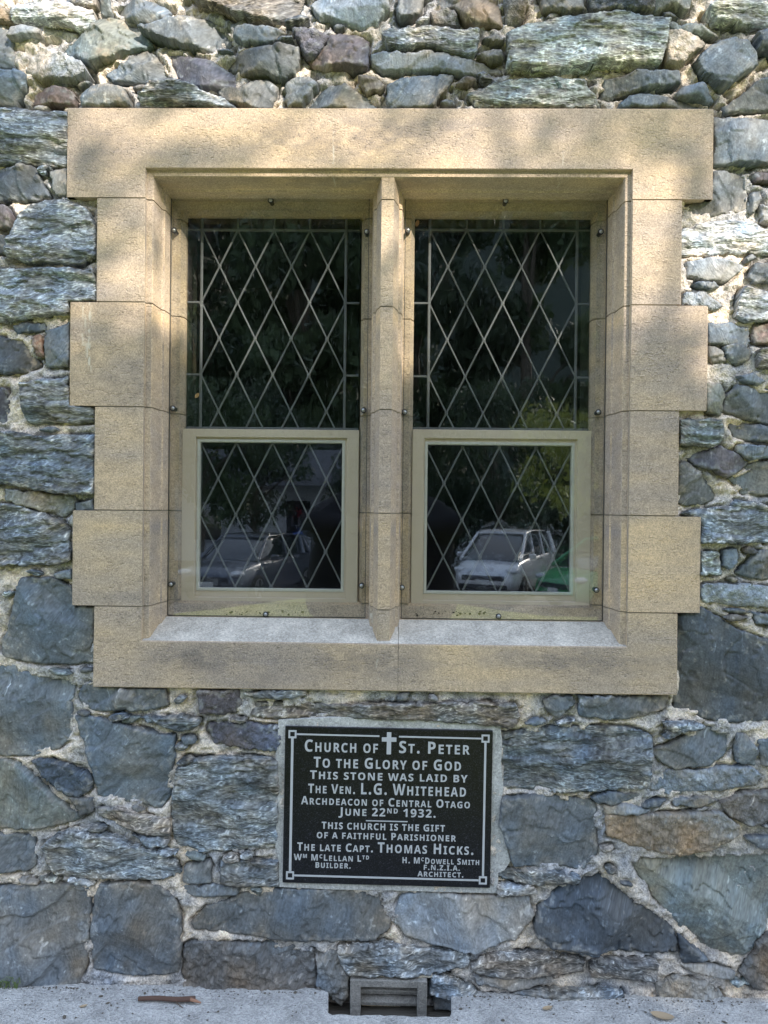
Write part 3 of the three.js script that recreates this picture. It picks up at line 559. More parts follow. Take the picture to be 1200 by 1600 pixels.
// lattice of lozenges inside r; nodes at (ox + i pitch, oy + j rise)
function lozenges(r, ox, oy, pw, ph, z, parent) {
  for (let j = -12; j <= 12; j++) for (let i = -6; i <= 8; i++) {
    const cx = ox + (i + (j & 1 ? 0.5 : 0)) * pw, cy = oy + (j + 1) * ph / 2;
    const P = clipRect([[cx, cy + ph / 2], [cx + pw / 2, cy], [cx, cy - ph / 2], [cx - pw / 2, cy]].map(([x, y]) => [cx + (x - cx) * 0.985, cy + (y - cy) * 0.985]), r); pane(P, z, parent);
  }
  const dots = []; for (let j = -14; j <= 14; j++) for (let i = -6; i <= 8; i++) { const x = ox + (i + (j & 1 ? 0.5 : 0)) * pw, y = oy + j * ph / 2; if (x > r.x0 - 0.001 && x < r.x1 + 0.001 && y > r.y0 && y < r.y1 + 0.001) dots.push([x, y]); }
  solder(dots, z, parent);
  for (const s of [-1, 1]) for (let i = -14; i <= 14; i++) {
    const x = ox + i * pw, at = (y) => x + s * (y - oy) * pw / ph, inv = (X) => oy + s * (X - x) * ph / pw;
    let ya = r.y0, yb = r.y1; const q = [inv(r.x0), inv(r.x1)].sort((a, b) => a - b); ya = Math.max(ya, q[0]); yb = Math.min(yb, q[1]);
    if (yb > ya) came([at(ya), ya], [at(yb), yb], 0.0056, z + (s > 0 ? 0.0006 : 0), parent);
  }
}
function solder(pts, z, parent) { mesh('solder', merge(pts.map(([x, y]) => new THREE.SphereGeometry(1, 7, 5).scale(rr(0.0045, 0.0065), rr(0.0045, 0.007), 0.0028).translate(x, y, z + 0.0012))), lead, parent).userData.kind = 'stuff'; }
const frameRing = (o, i, z0, z1) => ['l', 'r', 't', 'b'].map((k) => {   // mitred picture-frame between rectangles o (outer) and i (inner)
  const v = k === 'l' || k === 'r', oa = { l: o.x0, r: o.x1, t: o.y1, b: o.y0 }[k], ia = { l: i.x0, r: i.x1, t: i.y1, b: i.y0 }[k], lo0 = v ? o.y0 : o.x0, hi0 = v ? o.y1 : o.x1, lo1 = v ? i.y0 : i.x0, hi1 = v ? i.y1 : i.x1, e = 0.0015 * Math.sign(ia - oa);
  return prism([[oa, z0], [oa, z1 - 0.0015], [oa + e, z1], [ia - e, z1], [ia, z1 - 0.0015], [ia, z0]], (p) => (Math.abs(p[0] - oa) < Math.abs(p[0] - ia) ? lo0 + Math.abs(p[0] - oa) : lo1 - Math.abs(p[0] - ia)), (p) => (Math.abs(p[0] - oa) < Math.abs(p[0] - ia) ? hi0 - Math.abs(p[0] - oa) : hi1 + Math.abs(p[0] - ia)), (a, q, t) => (v ? [a, t, q] : [t, a, q]));
});
const ZG = -0.192, rectAt = (x0, y0, x1, y1, z) => { const xm = (x0 + x1) / 2, ym = (y0 + y1) / 2; return { x0: W(x0, ym, z).x, x1: W(x1, ym, z).x, y1: W(xm, y0, z).y, y0: W(xm, y1, z).y }; };
function leadedWindow(label, S) {
  const t = thing('leaded_window', label, 'window', 'leaded windows either side of the mullion');
  const up = new THREE.Group(); up.name = 'fixed_light'; t.add(up);
  const R = rectAt(...S.up, ZG), I = rectAt(S.nodes[0], S.top, S.nodes[4], S.up[3], ZG);
  R.x0 = Math.max(R.x0, S.limit[0]); R.x1 = Math.min(R.x1, S.limit[1]);
  const oy = I.y1, pw = (I.x1 - I.x0) / 4, ph = S.rise * (CAM_D - ZG) / FOCAL;
  lozenges(I, I.x0, oy, pw, ph, ZG, up);
  const rows = [oy - ph, oy - 2 * ph].filter((y) => y > R.y0 + 0.02), cols = [1, 2, 3].map((k) => I.x0 + k * pw);
  const ys = [R.y1, oy, ...rows, R.y0], xsT = [I.x0, ...cols, I.x1];
  for (const [xa, xb] of [[R.x0, I.x0], [I.x1, R.x1]]) { for (let k = 0; k + 1 < ys.length; k++) pane([[xa, ys[k + 1]], [xb, ys[k + 1]], [xb, ys[k]], [xa, ys[k]]], ZG, up); for (const y of ys.slice(1, -1)) came([xa, y], [xb, y], 0.007, ZG, up); }
  for (let k = 0; k < 4; k++) pane([[xsT[k], oy], [xsT[k + 1], oy], [xsT[k + 1], R.y1], [xsT[k], R.y1]], ZG, up);
  for (const x of cols) came([x, oy], [x, R.y1], 0.007, ZG, up);
  came([I.x0, oy], [I.x1, oy], 0.008, ZG + 0.001, up); came([I.x0, R.y0], [I.x0, R.y1], 0.008, ZG + 0.001, up); came([I.x1, R.y0], [I.x1, R.y1], 0.008, ZG + 0.001, up);
  came([R.x0, R.y0 + 0.002], [R.x1, R.y0 + 0.002], 0.008, ZG + 0.002, up);
  // opening casement
  const O = rectAt(...S.outer, -0.168), M = rectAt(...S.step, -0.168), G = rectAt(...S.glass, ZG + 0.01); O.x0 = Math.max(O.x0, S.limit[0] - 0.004); O.x1 = Math.min(O.x1, S.limit[1] + 0.004);
  const c = new THREE.Group(); c.name = 'casement'; t.add(c);
  mesh('frame', metreUV(merge([...frameRing(O, M, -0.21, -0.166), ...frameRing({ x0: M.x0 - 0.004, x1: M.x1 + 0.004, y0: M.y0 - 0.004, y1: M.y1 + 0.004 }, { x0: G.x0 - 0.004, x1: G.x1 + 0.004, y0: G.y0 - 0.004, y1: G.y1 + 0.004 }, -0.208, -0.174)]), 1), paint, c);
  mesh('putty', metreUV(merge(frameRing({ x0: G.x0 - 0.0085, x1: G.x1 + 0.0085, y0: G.y0 - 0.0085, y1: G.y1 + 0.0085 }, G, -0.2, -0.1715)), 1), putty, c);
  const N = rectAt(S.low[0], S.low[1], S.low[0] + 4 * S.pitch, S.low[1] + 113, ZG);
  lozenges(G, N.x0, N.y1, (N.x1 - N.x0) / 4, S.rise * (CAM_D - ZG) / FOCAL, ZG + 0.004, c);
  return t;
}
leadedWindow('leaded lozenge window whose lower casement mirrors the dark grey hatchback', { up: [290, 334, 561, 671], top: 360, nodes: [314.5, 371, 427, 483, 539.5], rise: 113, limit: [OX0 + 0.0625, MX - 0.0765], outer: [284, 671, 560, 946], step: [305, 684, 541, 934], glass: [313, 692, 534, 919], low: [313.5, 692], pitch: 56.2 });
leadedWindow('leaded lozenge window whose lower casement mirrors the silver people carrier', { up: [646, 336, 924, 672], top: 360, nodes: [670, 728, 785, 843, 900], rise: 114, limit: [MX + 0.0765, OX1 - 0.0625], outer: [643, 672, 923, 950], step: [662, 686, 901, 939], glass: [667, 696, 891, 924], low: [665, 699], pitch: 57.2 });

// clear acrylic weather covers with their screws
const acrylic = phys([0.96, 0.97, 0.96], { transmission: 1, thickness: 0, roughness: 0.0, ior: 1.65 });
const screwMat = std([0.35, 0.36, 0.36], { metalness: 0.9, roughness: 0.3 }), capMat = std([0.02, 0.02, 0.02], { roughness: 0.5 });
const ZC = -0.127;
function cover(label, r, screws) {
  const t = thing('acrylic_cover', label, 'window cover', 'clear acrylic covers screwed over the windows'), rad = 0.014, s = new THREE.Shape(), { x0, x1, y0, y1 } = r;
  s.moveTo(x0, y1); s.lineTo(x1, y1); s.lineTo(x1, y0 + rad); s.quadraticCurveTo(x1, y0, x1 - rad, y0); s.lineTo(x0 + rad, y0); s.quadraticCurveTo(x0, y0, x0, y0 + rad);
  const g = new THREE.ExtrudeGeometry(s, { depth: 0.0036, bevelEnabled: false }); g.translate(0, 0, ZC - 0.0036); mesh('sheet', g, acrylic, t);
  const rim = frameRing({ x0, x1, y0, y1 }, { x0: x0 + 0.0012, x1: x1 - 0.0012, y0: y0 + 0.0012, y1: y1 - 0.0012 }, ZC - 0.004, ZC - 0.0002); mesh('cut_edge', merge(rim), std([0.05, 0.055, 0.05], { roughness: 0.35 }), t);
  for (const [px, py] of screws) {
    const p = W(px, py, ZC), m = mesh('screw', new THREE.LatheGeometry([[0, 0.006], [0.002, 0.0058], [0.0042, 0.0046], [0.0056, 0.002], [0.006, 0.0005]].map((q) => new THREE.Vector2(...q)), 16).rotateX(Math.PI / 2), screwMat, t); m.position.set(p.x, p.y, ZC + 0.001);
    const w = mesh('washer', new THREE.CylinderGeometry(0.0078, 0.0082, 0.0035, 18).rotateX(Math.PI / 2), capMat, m); w.position.z = -0.0008;
    const q = mesh('standoff', new THREE.CylinderGeometry(0.0062, 0.0062, 0.022, 14).rotateX(Math.PI / 2), capMat, m); q.position.z = -0.0155;
  }
}
{
  const a = rectAt(266, 308, 574, 966, ZC), b = rectAt(630, 306, 942, 971, ZC);
  a.x0 = OX0 + 0.0315; b.x1 = OX1 - 0.0315; a.y0 = Math.max(a.y0, OY0 + 0.051); b.y0 = Math.max(b.y0, OY0 + 0.051); a.x1 = Math.min(a.x1, MX - 0.0455); b.x0 = Math.max(b.x0, MX + 0.0455);
  cover('clear acrylic sheet screwed over the window that mirrors the dark hatchback', a, [[423, 313], [272, 360], [270, 638], [267, 913], [573, 362], [568, 641], [565, 915], [415, 960]]);
  cover('clear acrylic sheet screwed over the window that mirrors the silver people carrier', b, [[790, 314], [637, 360], [632, 644], [628, 918], [939, 362], [935, 644], [932, 922], [779, 963]]);
}

for (const [px, py, r, len, lab, c] of [[308, 618, 0.9, 0.018, 'tiny tan dry leaf caught on the glass edge above the casement', [0.4, 0.24, 0.1]], [338, 706, 0.3, 0.05, 'large brown dry leaf stuck inside the corner of a casement', [0.2, 0.13, 0.05]], [652, 349, 1.3, 0.02, 'small orange dry leaf at a top corner of the leaded glass beside the mullion', [0.42, 0.22, 0.1]]]) {
  const z = px === 338 ? ZG - 0.012 : ZG + 0.012, p = W(px, py, z), g = new THREE.PlaneGeometry(1, 0.55, 8, 4), q = g.attributes.position;
  for (let i = 0; i < q.count; i++) { const x = q.getX(i), y = q.getY(i) * Math.pow(Math.max(0, 1 - 4 * x * x), 0.6); q.setXYZ(i, x, y, 0.6 * y * y + 0.25 * x * x); }
  g.scale(len, len, len); g.computeVertexNormals(); const m = tag(mesh('dry_leaf', g, std(c)), lab, 'leaf'); m.position.set(p.x, p.y, z); m.rotation.z = r;
}
{
  const list = []; for (let i = 0; i < 90; i++) { const px = i < 60 ? rr(350, 480) : rr(640, 760), p = W(px, rr(955, 962), ZC - 0.012), r = rr(0.001, 0.0034); list.push(new THREE.IcosahedronGeometry(r, 0).scale(rr(0.7, 1.8), 1, rr(0.7, 1.4)).translate(p.x, p.y + r * 0.3, ZC - 0.012 + rr(-0.006, 0.004))); }
  const m = tag(mesh('debris', merge(list), std([0.07, 0.05, 0.035])), 'dark crumbs of leaf litter lying behind the acrylic covers', 'debris'); m.userData.kind = 'stuff';
}
// ------------------------------------------------------------------ commemorative plaque
const font = await new FontLoader().loadAsync('fonts/droid/droid_sans_bold.typeface.json');
{
  const ZP = -0.006, tl = W(445, 1135, ZP), tr = W(769, 1142, ZP), br = W(767, 1388, ZP), bl = W(442, 1379, ZP), cx = (tl.x + tr.x + br.x + bl.x) / 4, cy = (tl.y + tr.y + br.y + bl.y) / 4;
  const w = (tr.x - tl.x + br.x - bl.x) / 2, h = (tl.y - bl.y + tr.y - br.y) / 2, tilt = Math.atan2(tr.y - tl.y + br.y - bl.y, tr.x - tl.x + br.x - bl.x);
  const pl = thing('memorial_plaque', 'polished black granite foundation plaque with silver lettering set in the wall', 'plaque', null, [cx, cy, ZP]); pl.rotation.z = tilt;
  const gm = texture(T, T, (u, v, o) => { const a = vn(u * 330, v * 330, 4, 330, 330), b = vn(u * 190, v * 190, 14, 190, 190), k = sstep(0.62, 0.95, a) * 0.16 + sstep(0.7, 0.95, b) * 0.10; o[0] = 0.045 + k; o[1] = 0.05 + k; o[2] = 0.065 + k * 1.1; });
  mesh('slab', metreUV(rbox(w, h, 0.05, 0.0015, 0, 0, -0.025), 2.4), phys([1, 1, 1], { map: gm, roughness: 0.3, specularIntensity: 0.6 }), pl);
  const U = w / 1083, lx = (x) => (x - 45) * U - w / 2, ly = (x, y) => h / 2 - (y - 0.0235 * (x - 45) - 50) * U;
  const silver = std([0.44, 0.45, 0.46], { roughness: 0.6, bumpMap: texMortB, bumpScale: 0.0004 }), D = 0.0011;
  // line: segments of [text, capital height, small height]; lower-case letters are drawn as small capitals, ^ marks a raised letter
  const hb = new THREE.Box2(); font.generateShapes('H', 1).forEach((sh) => sh.getPoints().forEach((p) => hb.expandByPoint(p))); const CAPR = hb.max.y - hb.min.y;
  function line(segs, x0, x1, base) {
    const gl = []; let pen = 0;
    for (const [txt, cap, small] of segs) for (let i = 0, up = false; i < txt.length; i++) {
      let ch = txt[i]; if (ch === '^') { up = true; continue; }
      if (ch === ' ') { pen += cap * 0.42; up = false; continue; }
      const low = ch !== ch.toUpperCase(), hgt = (up ? small * 0.72 : low ? small : cap); ch = ch.toUpperCase();
      const size = hgt / CAPR, g = font.generateShapes(ch, size), adv = font.data.glyphs[ch].ha / font.data.resolution * size;
      gl.push([g, pen, up ? cap - hgt : 0]); pen += adv + cap * 0.1; up = false;
    }
    const k = (x1 - x0) / pen, geos = gl.map(([g, x, dy]) => new THREE.ExtrudeGeometry(g, { depth: D / U, bevelEnabled: false, curveSegments: 4 }).translate(x, dy, 0));
    const g = merge(geos); g.scale(k * U, U, U); g.rotateZ(0); g.translate(lx(x0), ly(x0, base), 0.0001); mesh('lettering', g, silver, pl);
  }
  line([['Church of', 62, 48]], 145, 540, 181); line([['St. Peter', 62, 48]], 638, 1015, 189);
  line([['To the Glory of God', 55, 46]], 196, 974, 264); line([['This stone was laid by', 44, 38]], 178, 1005, 324);
  line([['The Ven. ', 48, 38], ['L.G. Whitehead', 58, 47]], 170, 1002, 398); line([['Archdeacon of Central Otago', 42, 33]], 135, 1022, 457);
  line([['June 22^n^d 1932.', 42, 35]], 338, 846, 515); line([['This church is the Gift', 36, 34]], 244, 892, 585);
  line([['of a faithful Parishioner', 36, 31]], 218, 950, 634); line([['The late Capt. ', 42, 34], ['Thomas Hicks.', 53, 42]], 118, 1047, 699);
  line([['W^m M^cLellan L^t^d', 32, 27]], 102, 500, 749); line([['Builder.', 28, 26]], 213, 405, 789);
  line([['H. M^cDowell Smith', 31, 25]], 666, 1075, 764); line([['F.N.Z.I.A.', 26, 25]], 778, 974, 799); line([['Architect.', 27, 25]], 750, 993, 833);
  const bar = (x0, y0, x1, y1, t, name = 'border_line') => { const a = [lx(x0), ly(x0, y0)], b = [lx(x1), ly(x1, y1)], L = Math.hypot(b[0] - a[0], b[1] - a[1]); const m = mesh(name, new THREE.BoxGeometry(L, t * U, D), silver, pl); m.position.set((a[0] + b[0]) / 2, (a[1] + b[1]) / 2, D / 2 + 0.0001); m.rotation.z = Math.atan2(b[1] - a[1], b[0] - a[0]); };
  const L0 = 84, R0 = 1090, Tt = 90, Bt = 829, sl = (x) => 0.0235 * (x - 45);
  bar(L0 + 22, Tt + sl(L0), 538, Tt + sl(538), 8); bar(640, Tt + sl(640), R0 - 22, Tt + sl(R0), 8); bar(L0 + 22, Bt + sl(L0), R0 - 22, Bt + sl(R0), 9); bar(L0, Tt + 22, L0, Bt - 22, 13); bar(R0, Tt + 22 + sl(R0), R0, Bt - 22 + sl(R0), 11); bar(475, 543 , 693, 543 + 5, 5, 'dividing_line');
  for (const [x, y] of [[L0, Tt], [R0, Tt], [L0, Bt], [R0, Bt]]) { const o = { x0: lx(x - 21), x1: lx(x + 21), y0: ly(x, y + 21 + sl(x)), y1: ly(x, y - 21 + sl(x)) }, q = 9 * U; const m = mesh('corner_square', merge([box(o.x0, o.x1, o.y1 - q, o.y1, 0.0001, D), box(o.x0, o.x1, o.y0, o.y0 + q, 0.0001, D), box(o.x0, o.x0 + q, o.y0 + q, o.y1 - q, 0.0001, D), box(o.x1 - q, o.x1, o.y0 + q, o.y1 - q, 0.0001, D)]), silver, pl); }
  { const c = (x0, x1, y0, y1) => box(lx(x0), lx(x1), ly(588, y1), ly(588, y0), 0.0001, D * 1.3); mesh('cross', merge([c(577, 600, 81, 196), c(551, 576.9, 108, 130), c(600.1, 627, 108, 130)]), silver, pl); }
  // grey cement it is bedded in
  const P = [[436, 1126], [520, 1122], [600, 1121], [700, 1126], [781, 1133], [784, 1160], [782, 1195], [786, 1230], [781, 1262], [783, 1290], [790, 1318], [797, 1346], [788, 1360], [778, 1364], [777, 1396], [700, 1394], [600, 1391], [520, 1390], [437, 1386], [436, 1345], [431, 1325], [434, 1250], [430, 1200], [434, 1160]].map(([x, y]) => W(x, y, -0.012));
  const g = new THREE.ExtrudeGeometry(new THREE.Shape(P.map((p) => new THREE.Vector2(p.x - cx, p.y - cy))), { depth: 0.03, bevelEnabled: true, bevelSize: 0.002, bevelThickness: 0.0025, bevelSegments: 2 }).rotateZ(-tilt).translate(0, 0, -0.0405);
  mesh('cement_bed', metreUV(g, 2), std([0.92, 0.95, 0.98], { map: concMap, bumpMap: texMortB, bumpScale: 0.0022, roughness: 0.9 }), pl);
}

// ------------------------------------------------------------------ air vent at the foot of the wall
{
  const z = -0.012, c = W(607, 1560, z), w = 0.205, t = thing('air_vent', 'old cement louvred air vent half sunk at the foot of the wall', 'vent', null, [c.x, 0, z]);
  const cem = std([0.52, 0.51, 0.49], { map: concMap, bumpMap: texMortB, bumpScale: 0.004, roughness: 0.95 }), top = W(607, 1527, z).y;
  const y0 = -0.06;
  mesh('frame', metreUV(merge([rbox(0.028, top - y0, 0.05, 0.003, -w / 2 + 0.014, (top + y0) / 2, -0.01), rbox(0.026, top - y0, 0.05, 0.003, w / 2 - 0.013, (top + y0) / 2, -0.01), rbox(w - 0.05, 0.02, 0.05, 0.003, 0, top - 0.0101, -0.0104)]), 2.2), cem, t);
  for (const y of [top - 0.0395, top - 0.0705]) { const m = mesh('louvre', metreUV(rbox(w - 0.05, 0.014, 0.03, 0.003), 2.2), cem, t); m.position.set(0, y, -0.018); m.rotation.x = 0.3; }
  const m = mesh('broken_louvre', metreUV(rbox(w - 0.1, 0.03, 0.012, 0.002), 2.2), std([0.95, 0.92, 0.84], { map: texMort, roughness: 0.95 }), t); m.position.set(-0.02, top - 0.096, -0.036); m.rotation.x = -0.3;
  mesh('dark_duct_back', [box(-w / 2 + 0.02, w / 2 - 0.02, y0, top - 0.015, -0.075, -0.07)], std([0.03, 0.028, 0.025]), t);  // near-black plate, painted to stand for the shade inside the vent
  mesh('bedding', metreUV(rbox(w + 0.03, 0.013, 0.03, 0.003, 0, top + 0.0062, -0.014), 2.2), std([0.8, 0.78, 0.72], { map: texMort, bumpMap: texMortB, bumpScale: 0.004 }), t);
}

// ------------------------------------------------------------------ path, lawn, road
const concrete = std([0.9, 0.91, 0.93], { map: concMap, bumpMap: texMortB, bumpScale: 0.009, roughness: 0.95 });
{
  // concrete apron with the cut-out before the vent
  const nA = W(512, 1560, 0).x, nB = W(706, 1560, 0).x, s = new THREE.Shape(), edge = [];
  const wob = (x) => -0.018 + 0.012 * (fbm(x * 14, 2, 5, 3) - 0.5) * 2;
  s.moveTo(-2.6, 1.05); s.lineTo(-2.6, -0.02); for (let x = -2.5; x < nA; x += 0.02) s.lineTo(x, wob(x)); s.lineTo(nA, 0.0); s.lineTo(nA + 0.006, 0.08); for (let x = nA + 0.02; x < nB - 0.01; x += 0.012) s.lineTo(x, 0.088 + 0.006 * (vn(x * 60, 1, 3) - 0.5)); s.lineTo(nB - 0.004, 0.07); s.lineTo(nB, 0.0); for (let x = nB + 0.012; x < 2.6; x += 0.02) s.lineTo(x, wob(x)); s.lineTo(2.6, 1.05);
  const g = metreUV(new THREE.ExtrudeGeometry(s, { depth: 0.12, bevelEnabled: true, bevelSize: 0.002, bevelThickness: 0.002, bevelSegments: 1 }).rotateX(Math.PI / 2).translate(0, -0.002, 0), 2);
  structure(mesh('concrete_path', g, concrete));
  structure(mesh('earth', [box(-2.6, 2.6, -0.16, -0.06, -0.08, 0.2)], std([0.08, 0.07, 0.055], { bumpMap: texMortB, bumpScale: 0.01 })));
}
const roadY = (x) => -0.95 - 0.03 * clamp(x, -10, 10);
function sheet(name, pts, fy, mat, cell = 0.5) {                  // ground sheet: outline in (x, z), height fy(x, z)
  const s = new THREE.Shape(pts.map((p) => new THREE.Vector2(p[0], -p[1]))), g = new THREE.ShapeGeometry(s).rotateX(-Math.PI / 2), p = g.attributes.position;
  for (let i = 0; i < p.count; i++) p.setY(i, fy(p.getX(i), p.getZ(i)));
  g.computeVertexNormals(); return structure(mesh(name, metreUV(g, 0.5), mat));
}
const fall = (z) => -0.2 * sstep(5, 11, z);
const grassTex = texture(512, 512, (u, v, o) => { const a = fbm(u * 40, v * 40, 5, 3, 40, 40), b = vn(u * 200, v * 200, 9, 200, 200), e = 0.47 + 0.3 * (a - 0.5) + 0.3 * (b - 0.5); o[0] = e * 1.02; o[1] = e * 1.08; o[2] = e * 0.42; });
sheet('ground', [[-160, -0.2], [160, -0.2], [160, 220], [-160, 220]], (x, z) => -1.45, std([0.07, 0.075, 0.05]));
sheet('road', [[-80, 12.0], [-10, 12.0], [10, 12.0], [80, 12.0], [80, 40], [10, 40], [-10, 40], [-80, 40]], (x) => roadY(x), std([0.07, 0.075, 0.085], { bumpMap: texMortB, bumpScale: 0.004, roughness: 0.85 }));
{
  // lawn falling gently from the path to the kerb
  const nx = 120, nz = 30, pos = [], uv = [], idx = [], far = (x) => 10.4 - 2.6 * sstep(0.4, 2.2, x) - 3.2 * sstep(-1.4, -3.2, x);
  for (let j = 0; j <= nz; j++) for (let i = 0; i <= nx; i++) { const x = -30 + 60 * i / nx, z = lerp(1.06, far(x), j / nz); pos.push(x, fall(z) - 0.015, z); uv.push(x * 0.6, z * 0.6); }
  for (let j = 0; j < nz; j++) for (let i = 0; i < nx; i++) { const a = j * (nx + 1) + i; idx.push(a, a + nx + 1, a + 1, a + 1, a + nx + 1, a + nx + 2); }
  const g = new THREE.BufferGeometry(); g.setAttribute('position', new THREE.Float32BufferAttribute(pos, 3)); g.setAttribute('uv', new THREE.Float32BufferAttribute(uv, 2)); g.setIndex(idx); g.computeVertexNormals();
  structure(mesh('lawn', g, std([1, 1, 1], { map: grassTex, roughness: 0.9 })));
  // worn footway between lawn and kerb
  const q = [], qi = []; for (let i = 0; i <= nx; i++) { const x = -30 + 60 * i / nx; q.push(x, fall(far(x)) - 0.03, far(x) - 0.05, x, roadY(x) + 0.12, 11.9); if (i) { const a = i * 2; qi.push(a - 2, a - 1, a, a, a - 1, a + 1); } }
  const f = new THREE.BufferGeometry(); f.setAttribute('position', new THREE.Float32BufferAttribute(q, 3)); f.setIndex(qi); f.computeVertexNormals();
  structure(mesh('footpath', metreUV(f, 0.5), std([0.16, 0.155, 0.15], { bumpMap: texMortB, bumpScale: 0.004 })));
  structure(mesh('kerb', [[-80, -10], [-10, 10], [10, 80]].map(([a, b]) => prism([[11.9, -0.1], [11.9, 0.13], [12.05, 0.13], [12.05, -0.1]], () => 0, () => 1, (z, y, t) => [lerp(a, b, t), roadY(lerp(a, b, t)) + y, z])), std([0.3, 0.3, 0.29])));
}

// ------------------------------------------------------------------ vehicles across the road (seen mirrored in the glass)
const carGlass = phys([0.012, 0.015, 0.018], { roughness: 0.04, clearcoat: 1, clearcoatRoughness: 0.02 }), tyreMat = std([0.02, 0.02, 0.02], { roughness: 0.9 }), rimMat = std([0.45, 0.45, 0.46], { metalness: 0.8, roughness: 0.35 }), lampMat = phys([0.6, 0.62, 0.65], { roughness: 0.1, clearcoat: 1 }), trimMat = std([0.025, 0.025, 0.028], { roughness: 0.6 });
function loft(stations) {                                         // stations: x and a ring of [y, z] pairs, skinned and capped
  const n = stations[0].ring.length, pos = [], idx = [];
  for (const s of stations) for (const [y, z] of s.ring) pos.push(s.x, y, z);
  for (let i = 0; i + 1 < stations.length; i++) for (let j = 0; j < n; j++) { const k = (j + 1) % n, a = i * n + j, b = i * n + k; idx.push(a, b, a + n, b, b + n, a + n); }
  for (const e of [0, stations.length - 1]) for (let j = 1; j + 1 < n; j++) e ? idx.push(e * n, e * n + j, e * n + j + 1) : idx.push(0, j + 1, j);
  const g = new THREE.BufferGeometry(); g.setAttribute('position', new THREE.Float32BufferAttribute(pos, 3)); g.setIndex(idx); g.computeVertexNormals(); return g;
}
const ringOf = (yb, yt, wb, wt, crown = 0) => { const h = yt - yb, side = [[0, 0.88], [0.12, 0.96], [0.35, 1], [0.62, 0.99], [0.85, 0.96], [0.97, 0.9], [1, 0.78]].map(([t, k]) => [yb + h * t, lerp(wb, wt, t) * k]); return [...side.map(([y, z]) => [y, z]), [yt + crown, 0], ...side.map(([y, z]) => [y, -z]).reverse()]; };
function car(name, label, paintMat, S, at, turn) {
  const t = thing(name, label, S.category || 'car', 'vehicles parked across the road', at, turn), L = S.length, hw = S.width / 2;
  mesh('body', loft(S.hull.map(([x, yb, yt, k, c]) => ({ x: x * L, ring: ringOf(yb, yt, hw * k, hw * k * 0.97, c || 0.01) }))), paintMat, t);
  mesh('window_band', loft(S.cabin.map(([x, yb, yt, k, k2]) => ({ x: x * L, ring: ringOf(yb, yt, hw * k, hw * (k2 || k) * 0.9, 0.01) }))), carGlass, t);
  mesh('roof', loft(S.roof.map(([x, y, k]) => ({ x: x * L, ring: ringOf(y - 0.035, y + 0.02, hw * k, hw * k * 0.96, 0.02) }))), paintMat, t);
  for (const s of [-1, 1]) for (const [xa, ya, ka, xb, yb, kb, th] of S.pillars) {
    const a = new THREE.Vector3(xa * L, ya, s * hw * ka), b = new THREE.Vector3(xb * L, yb, s * hw * kb), m = mesh('pillar', new THREE.CylinderGeometry(th, th, a.distanceTo(b), 8), paintMat, t); m.position.copy(a).add(b).multiplyScalar(0.5); m.quaternion.setFromUnitVectors(new THREE.Vector3(0, 1, 0), b.sub(a).normalize());
  }
  for (const x of S.axles) for (const s of [-1, 1]) {
    const wgroup = mesh('wheel', new THREE.TorusGeometry(S.wheel - 0.075, 0.085, 10, 24), tyreMat, t); wgroup.position.set(x * L, S.wheel, s * (hw - 0.09));
    const r = mesh('rim', new THREE.CylinderGeometry(S.wheel - 0.1, S.wheel - 0.13, 0.16, 18).rotateX(Math.PI / 2), rimMat, wgroup); r.position.z = s * 0.01;
    for (let k = 0; k < 5; k++) { const sp = mesh('spoke', new THREE.BoxGeometry(0.05, S.wheel - 0.12, 0.02).translate(0, (S.wheel - 0.12) / 2, 0), trimMat, wgroup); sp.position.z = s * 0.1; sp.rotation.z = k * 1.2566; }
  }
  for (const s of [-1, 1]) { const hl = mesh('headlight', new THREE.SphereGeometry(1, 14, 10).scale(0.16, 0.085, 0.17), lampMat, t); hl.position.set(S.lamp[0] * L, S.lamp[1], s * hw * S.lamp[2]); const mr = mesh('wing_mirror', rbox(0.1, 0.14, 0.2, 0.04), paintMat, t); mr.position.set(S.mirror[0] * L, S.mirror[1], s * (hw + 0.08)); }
  mesh('grille', rbox(0.05, 0.13, S.width * 0.62, 0.02, S.nose * L - 0.01, S.grille, 0), trimMat, t);
  mesh('bumper_intake', rbox(0.05, 0.12, S.width * 0.7, 0.02, S.nose * L - 0.015, S.grille - 0.22, 0), trimMat, t);
  mesh('number_plate', rbox(0.02, 0.11, 0.36, 0.005, S.nose * L + 0.014, S.grille - 0.1, 0), std([0.75, 0.75, 0.72]), t);
  for (const s of [-1, 1]) for (const x of S.handles) mesh('door_handle', rbox(0.18, 0.03, 0.03, 0.01, x * L, S.handleY, s * hw * 0.99), trimMat, t);
  return t;
}
